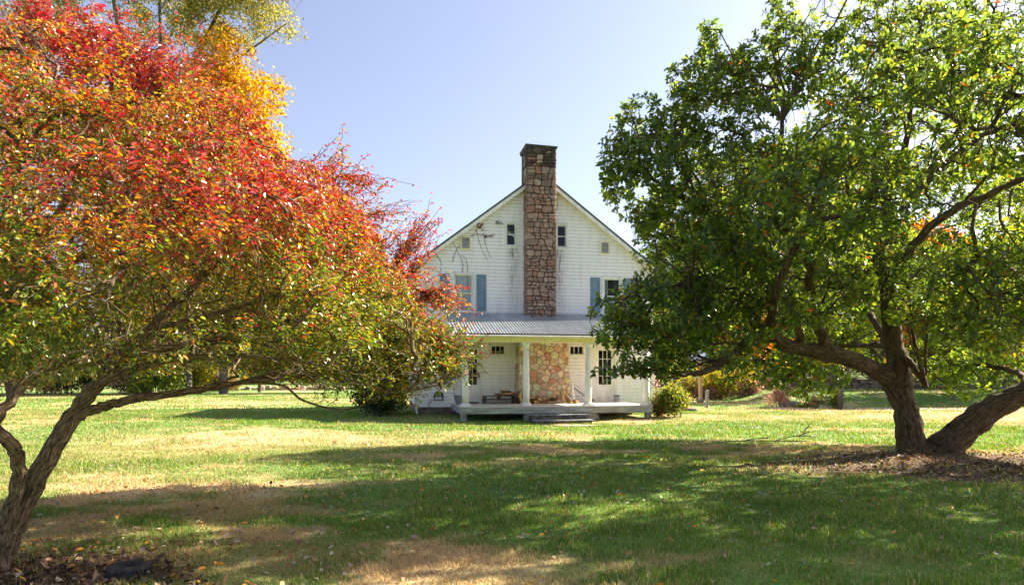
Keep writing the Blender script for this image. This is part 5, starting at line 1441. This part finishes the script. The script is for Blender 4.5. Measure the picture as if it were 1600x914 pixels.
# the tall thin-crowned tree with bare stems, upper left
lim = [[(0, 0, -.2, .42), (.3, 0, 6, .36), (.2, 0, 11, .30), (-.6, 0, 16, .2), (-1.6, 0, 22, .12), (-2.4, 0, 27, .05)],
       [(.2, 0, 11, .24), (1.2, .3, 15, .2), (2.4, .2, 18.5, .15), (4.4, 0, 22.5, .08), (6.2, 0, 25.5, .04)],
       [(.2, 0, 10, .22), (-2.2, .5, 14.5, .18), (-4.2, .4, 19, .13), (-5.2, 0, 24, .06)],
       [(1.2, .3, 15, .15), (1.0, 0, 19, .12), (.8, 0, 25, .05)], [(-2.2, .5, 14.5, .13), (-6, -.5, 18, .1), (-9, 0, 22, .04)], [(2.4, .2, 18.5, .1), (5.2, .4, 19.8, .07), (8.2, 0, 21.6, .03)]]
tree("tall_tree", "tall thinly leaved tree with several bare dark stems rising behind the red tree", (-32.4, 62), 26,
     [(4.6, 0, 21.8, 2.4, 2, 1.6), (6.6, 0, 23.6, 2.6, 2, 1.4), (2.0, 0, 22.5, 2.6, 2, 2.2), (-2, 0, 22, 3.2, 2, 2.4, .6), (-6, 0, 21, 3, 2, 2.6, .6), (-9.5, 0, 19.5, 2.6, 2, 2.4, .6), (0, 0, 26, 5, 2, 2.4), (1.8, 0, 17.6, 2.4, 1.6, 1.4, .5), (7.8, 0, 21.4, 1.4, 1.0, .8), (-5, 0, 16.6, 3, 2, 1.6, .5)],
     [(.22, .23, .06), (.30, .28, .07), (.17, .20, .06), (.36, .30, .08)], 42000, .15, 501, limbs=lim, twig=4200, hole_=.42, spr=.9, tips1=160, sc=1.55)
tree("orange_maple", "orange and yellow autumn tree rising behind the red tree's right shoulder", (-25.0, 61), 17.8, [(0, 0, 17.5, 1.6, 1.5, 1.9), (1.4, 0, 15.9, 1.7, 1.5, 1.7), (-1.6, 0, 15.8, 1.8, 1.6, 1.8), (1.7, 0, 12.9, 1.7, 1.5, 1.6), (-1.2, 0, 11.8, 2.4, 2, 1.9), (2.2, 0, 10.2, 1.9, 1.5, 1.5), (0, 0, 8.6, 3.0, 2, 2.0), (.5, 0, 5.5, 3.0, 2, 2.0)], [(.50, .28, .03), (.46, .32, .045), (.48, .23, .03), (.36, .30, .045)], 40000, .18, 502, .24, twig=1800, hole_=.36, spr=.9, tips1=80, sc=1.69)
tree("yellow_tree", "yellow green tree close to the left side of the orange tree", (-28.5, 62), 14, [(0, 0, 12, 2.6, 2, 2.2), (1.5, 0, 14, 1.8, 1.5, 1.6), (-1, 0, 8.5, 3, 2, 2.4), (0, 0, 5, 3, 2, 2)], YG + YEL, 12000, .22, 503, .2, twig=900, hole_=.40, tips1=60, sc=1.63)
bt = [(-45, 63, 17, YG + ORG, "yellow and orange tree at the far left behind the red tree"), (-35, 65, 16, MIDG + YG, "green tree left of the tall bare stemmed tree"), (-14, 66, 11, MIDG + YG, "green tree low behind the red tree, left of the house"), (-24, 67, 13, YEL + YG, "yellow tree behind the brush at the back of the lawn")]
for i, (X, Y, hh, pal, lab) in enumerate(bt):
    tree("background_tree", lab, (X, Y), hh, wood_lobes(qb, hh, 3.6), pal, 8000, .34, 520 + i, .22, twig=700, hole_=.40, spr=.5)

# ------------------------------------------------------------------ grass and fallen leaves
def frustum_pts(q, n, y0, y1, margin=1.35):
    """random ground points between two distances, roughly within the field of view"""
    y = np.sqrt(q.uniform(y0 ** 2, y1 ** 2, n)); x = q.uniform(-1, 1, n) * y * (CX / FPX) * margin
    return x, y
def blades(q, n, y0, y1, h, w, seg2, margin=1.35):
    x, y = frustum_pts(q, n, y0, y1, margin)
    s = straw(x, y); d = dirt(x, y)
    keep = q.uniform(0, 1, n) > d * .80
    # keep clear of the house, steps, trunks, slab
    lu = (x - HO[0]) * math.cos(TH) + (y - HO[1]) * math.sin(TH); lv = -(x - HO[0]) * math.sin(TH) + (y - HO[1]) * math.cos(TH)
    keep &= ~((lu > -.05) & (lu < WID + .05) & (lv > -.05)) & ~((lu > 1.3) & (lu < 8.35) & (lv > -3.35)) & ~((lu > 3.65) & (lu < 5.9) & (lv > -4.4))
    keep &= ((x - 2.15) / .7) ** 2 + ((y - 22.7) / .85) ** 2 > 1
    keep &= (x - 7.75) ** 2 + (y - 13.3) ** 2 > .3
    x, y, s, d = x[keep], y[keep], s[keep], d[keep]; n = len(x)
    tuft = fbm(x * 2.2, y * 2.2, 141, 3)
    hh = h * q.uniform(.45, 1.25, n) * (.25 + 1.7 * tuft ** 1.6) * (1 - .25 * s)
    yaw = q.uniform(0, 2 * np.pi, n); lean = q.uniform(.05, .9, n) * (1 + .5 * s)
    ww = w * q.uniform(.7, 1.3, n)
    wx, wy = np.cos(yaw), np.sin(yaw); la = yaw + q.normal(1.57, .7, n); lx, ly = np.cos(la), np.sin(la)
    z = gz(x, y) - .004
    base = np.column_stack([x, y, z]); W = np.column_stack([wx, wy, np.zeros(n)]) * ww[:, None] / 2; Ld = np.column_stack([lx, ly, np.zeros(n)]) * (hh * lean)[:, None]
    Z = np.array([0, 0, 1.0])
    v = [base - W, base + W]
    if seg2:
        m_ = base + Z * (hh * .6)[:, None] + Ld * .35
        tp_ = base + Z * (hh * (1 - .25 * lean))[:, None] + Ld
        v += [m_ + W * .7, m_ - W * .7, tp_]
        V = np.stack(v, axis=1); i = np.arange(n)[:, None] * 5
        V4 = np.concatenate([V, (tp_ + W * .06)[:, None]], axis=1); i = np.arange(n)[:, None] * 6
        F = np.concatenate([i + np.array([[0, 1, 2, 3]]), i + np.array([[3, 2, 5, 4]])], axis=0); V = V4; k = 6
    else:
        tp_ = base + Z * (hh * .92)[:, None] + Ld
        V = np.stack([base - W, base + W, tp_ + W * .1, tp_ - W * .1], axis=1); i = np.arange(n)[:, None] * 4; F = i + np.array([[0, 1, 2, 3]]); k = 4
    mixs = np.clip(s * 1.05 + q.normal(0, .16, n), 0, 1)[:, None]
    g = q.uniform(0, 1, (n, 1)) * .6 + .4 * fbm(x * .8, y * .8, 55, 3)[:, None]
    col = (GREEN * (1 - g) + GREEN2 * g) * (1 - mixs) + STRAW * mixs
    dry = q.uniform(0, 1, n) < .10 + .25 * d; col[dry] = STRAW * q.uniform(.6, 1.15, (dry.sum(), 1))
    col = np.clip(col * (1 + q.normal(0, .22, (n, 1))), .01, .8)
    return V.reshape(-1, 3), F, np.repeat(col, k, axis=0)
qg = np.random.RandomState(91)
for (n, y0, y1, h, w, s2, lab) in ((195000, 4.0, 8.5, .060, .0065, True, "short grass of the lawn nearest the camera"), (195000, 8.5, 15.5, .062, .011, True, "short grass of the lawn in the shade of the trees"), (215000, 15.5, 31, .075, .024, False, "short grass of the sunlit lawn in front of the house"), (90000, 31, 60, .09, .06, False, "short grass at the back of the lawn")):
    V, F, cl = blades(qg, n, y0, y1, h, w, s2)
    tag(np_mesh("grass", V, F, M['grass'], None, col=cl), lab, "grass", kind='stuff')
# long seed stalks and dead leaves scattered over the turf
n = 3300
x, y = frustum_pts(qg, n, 4.3, 27); 
keep = ~((y > 23) & (x > -3)); x, y = x[keep], y[keep]
# leaves gather under the crowns
x2 = np.concatenate([qg.normal(7.5, 3.2, 900), qg.normal(-3.6, 1.3, 500), qg.normal(0, 3.5, 500)]); y2 = np.concatenate([qg.normal(11.0, 1.6, 900), qg.normal(5.6, .8, 500), qg.normal(9.5, 2.4, 500)])
ok = y2 > 4.2; x = np.concatenate([x, x2[ok]]); y = np.concatenate([y, y2[ok]]); n = len(x)
b = np.column_stack([x, y, gz(x, y) + qg.uniform(.012, .05, n)])
d = np.column_stack([qg.normal(0, 1, (n, 2)), qg.normal(0, .25, n)])
Lf = qg.uniform(.035, .085, n)
x3 = np.concatenate([qg.normal(8.6, 2.8, 3200), qg.normal(-4.0, 1.1, 1800)]); y3 = np.concatenate([qg.normal(11.6, 1.15, 3200), qg.normal(5.0, .6, 1800)])
ok = (dirt(x3, y3) > .35) & (y3 > 4.2); x3, y3 = x3[ok], y3[ok]; n3 = len(x3)
b3 = np.column_stack([x3, y3, gz(x3, y3) + qg.uniform(.005, .04, n3)]); d3 = np.column_stack([qg.normal(0, 1, (n3, 2)), qg.normal(0, .4, n3)]); L3 = qg.uniform(.04, .10, n3)
tag(leaves("leaf_litter", b3, d3, np.column_stack([qg.normal(0, .6, (n3, 2)), np.ones(n3)]), L3, L3 * .5, pick(qg, [(.15, .095, .05), (.11, .065, .035), (.22, .15, .09), (.07, .045, .03)], n3, .25), M['litter'], None), "brown leaf litter on the bare soil under the two trees", "leaf litter", kind='stuff')
x4 = qg.normal(-3.2, 2.0, 700); y4 = qg.normal(7.2, 1.8, 700); ok = y4 > 4.3; b = np.vstack([b, np.column_stack([x4[ok], y4[ok], gz(x4[ok], y4[ok]) + .035])]); n = len(b); d = np.column_stack([qg.normal(0, 1, (n, 2)), qg.normal(0, .25, n)]); Lf = qg.uniform(.03, .075, n)
o = leaves("fallen_leaves", b, d, np.column_stack([qg.normal(0, .5, (n, 2)), np.ones(n)]), Lf, Lf * qg.uniform(.4, .7, n), pick(qg, [(.46, .38, .29), (.42, .27, .15), (.50, .22, .04), (.30, .17, .09), (.52, .30, .05), (.36, .30, .26), (.24, .13, .07)], n, .2), M['litter'], None)
tag(o, "dead leaves scattered over the lawn and under the trees", "fallen leaves", kind='stuff')
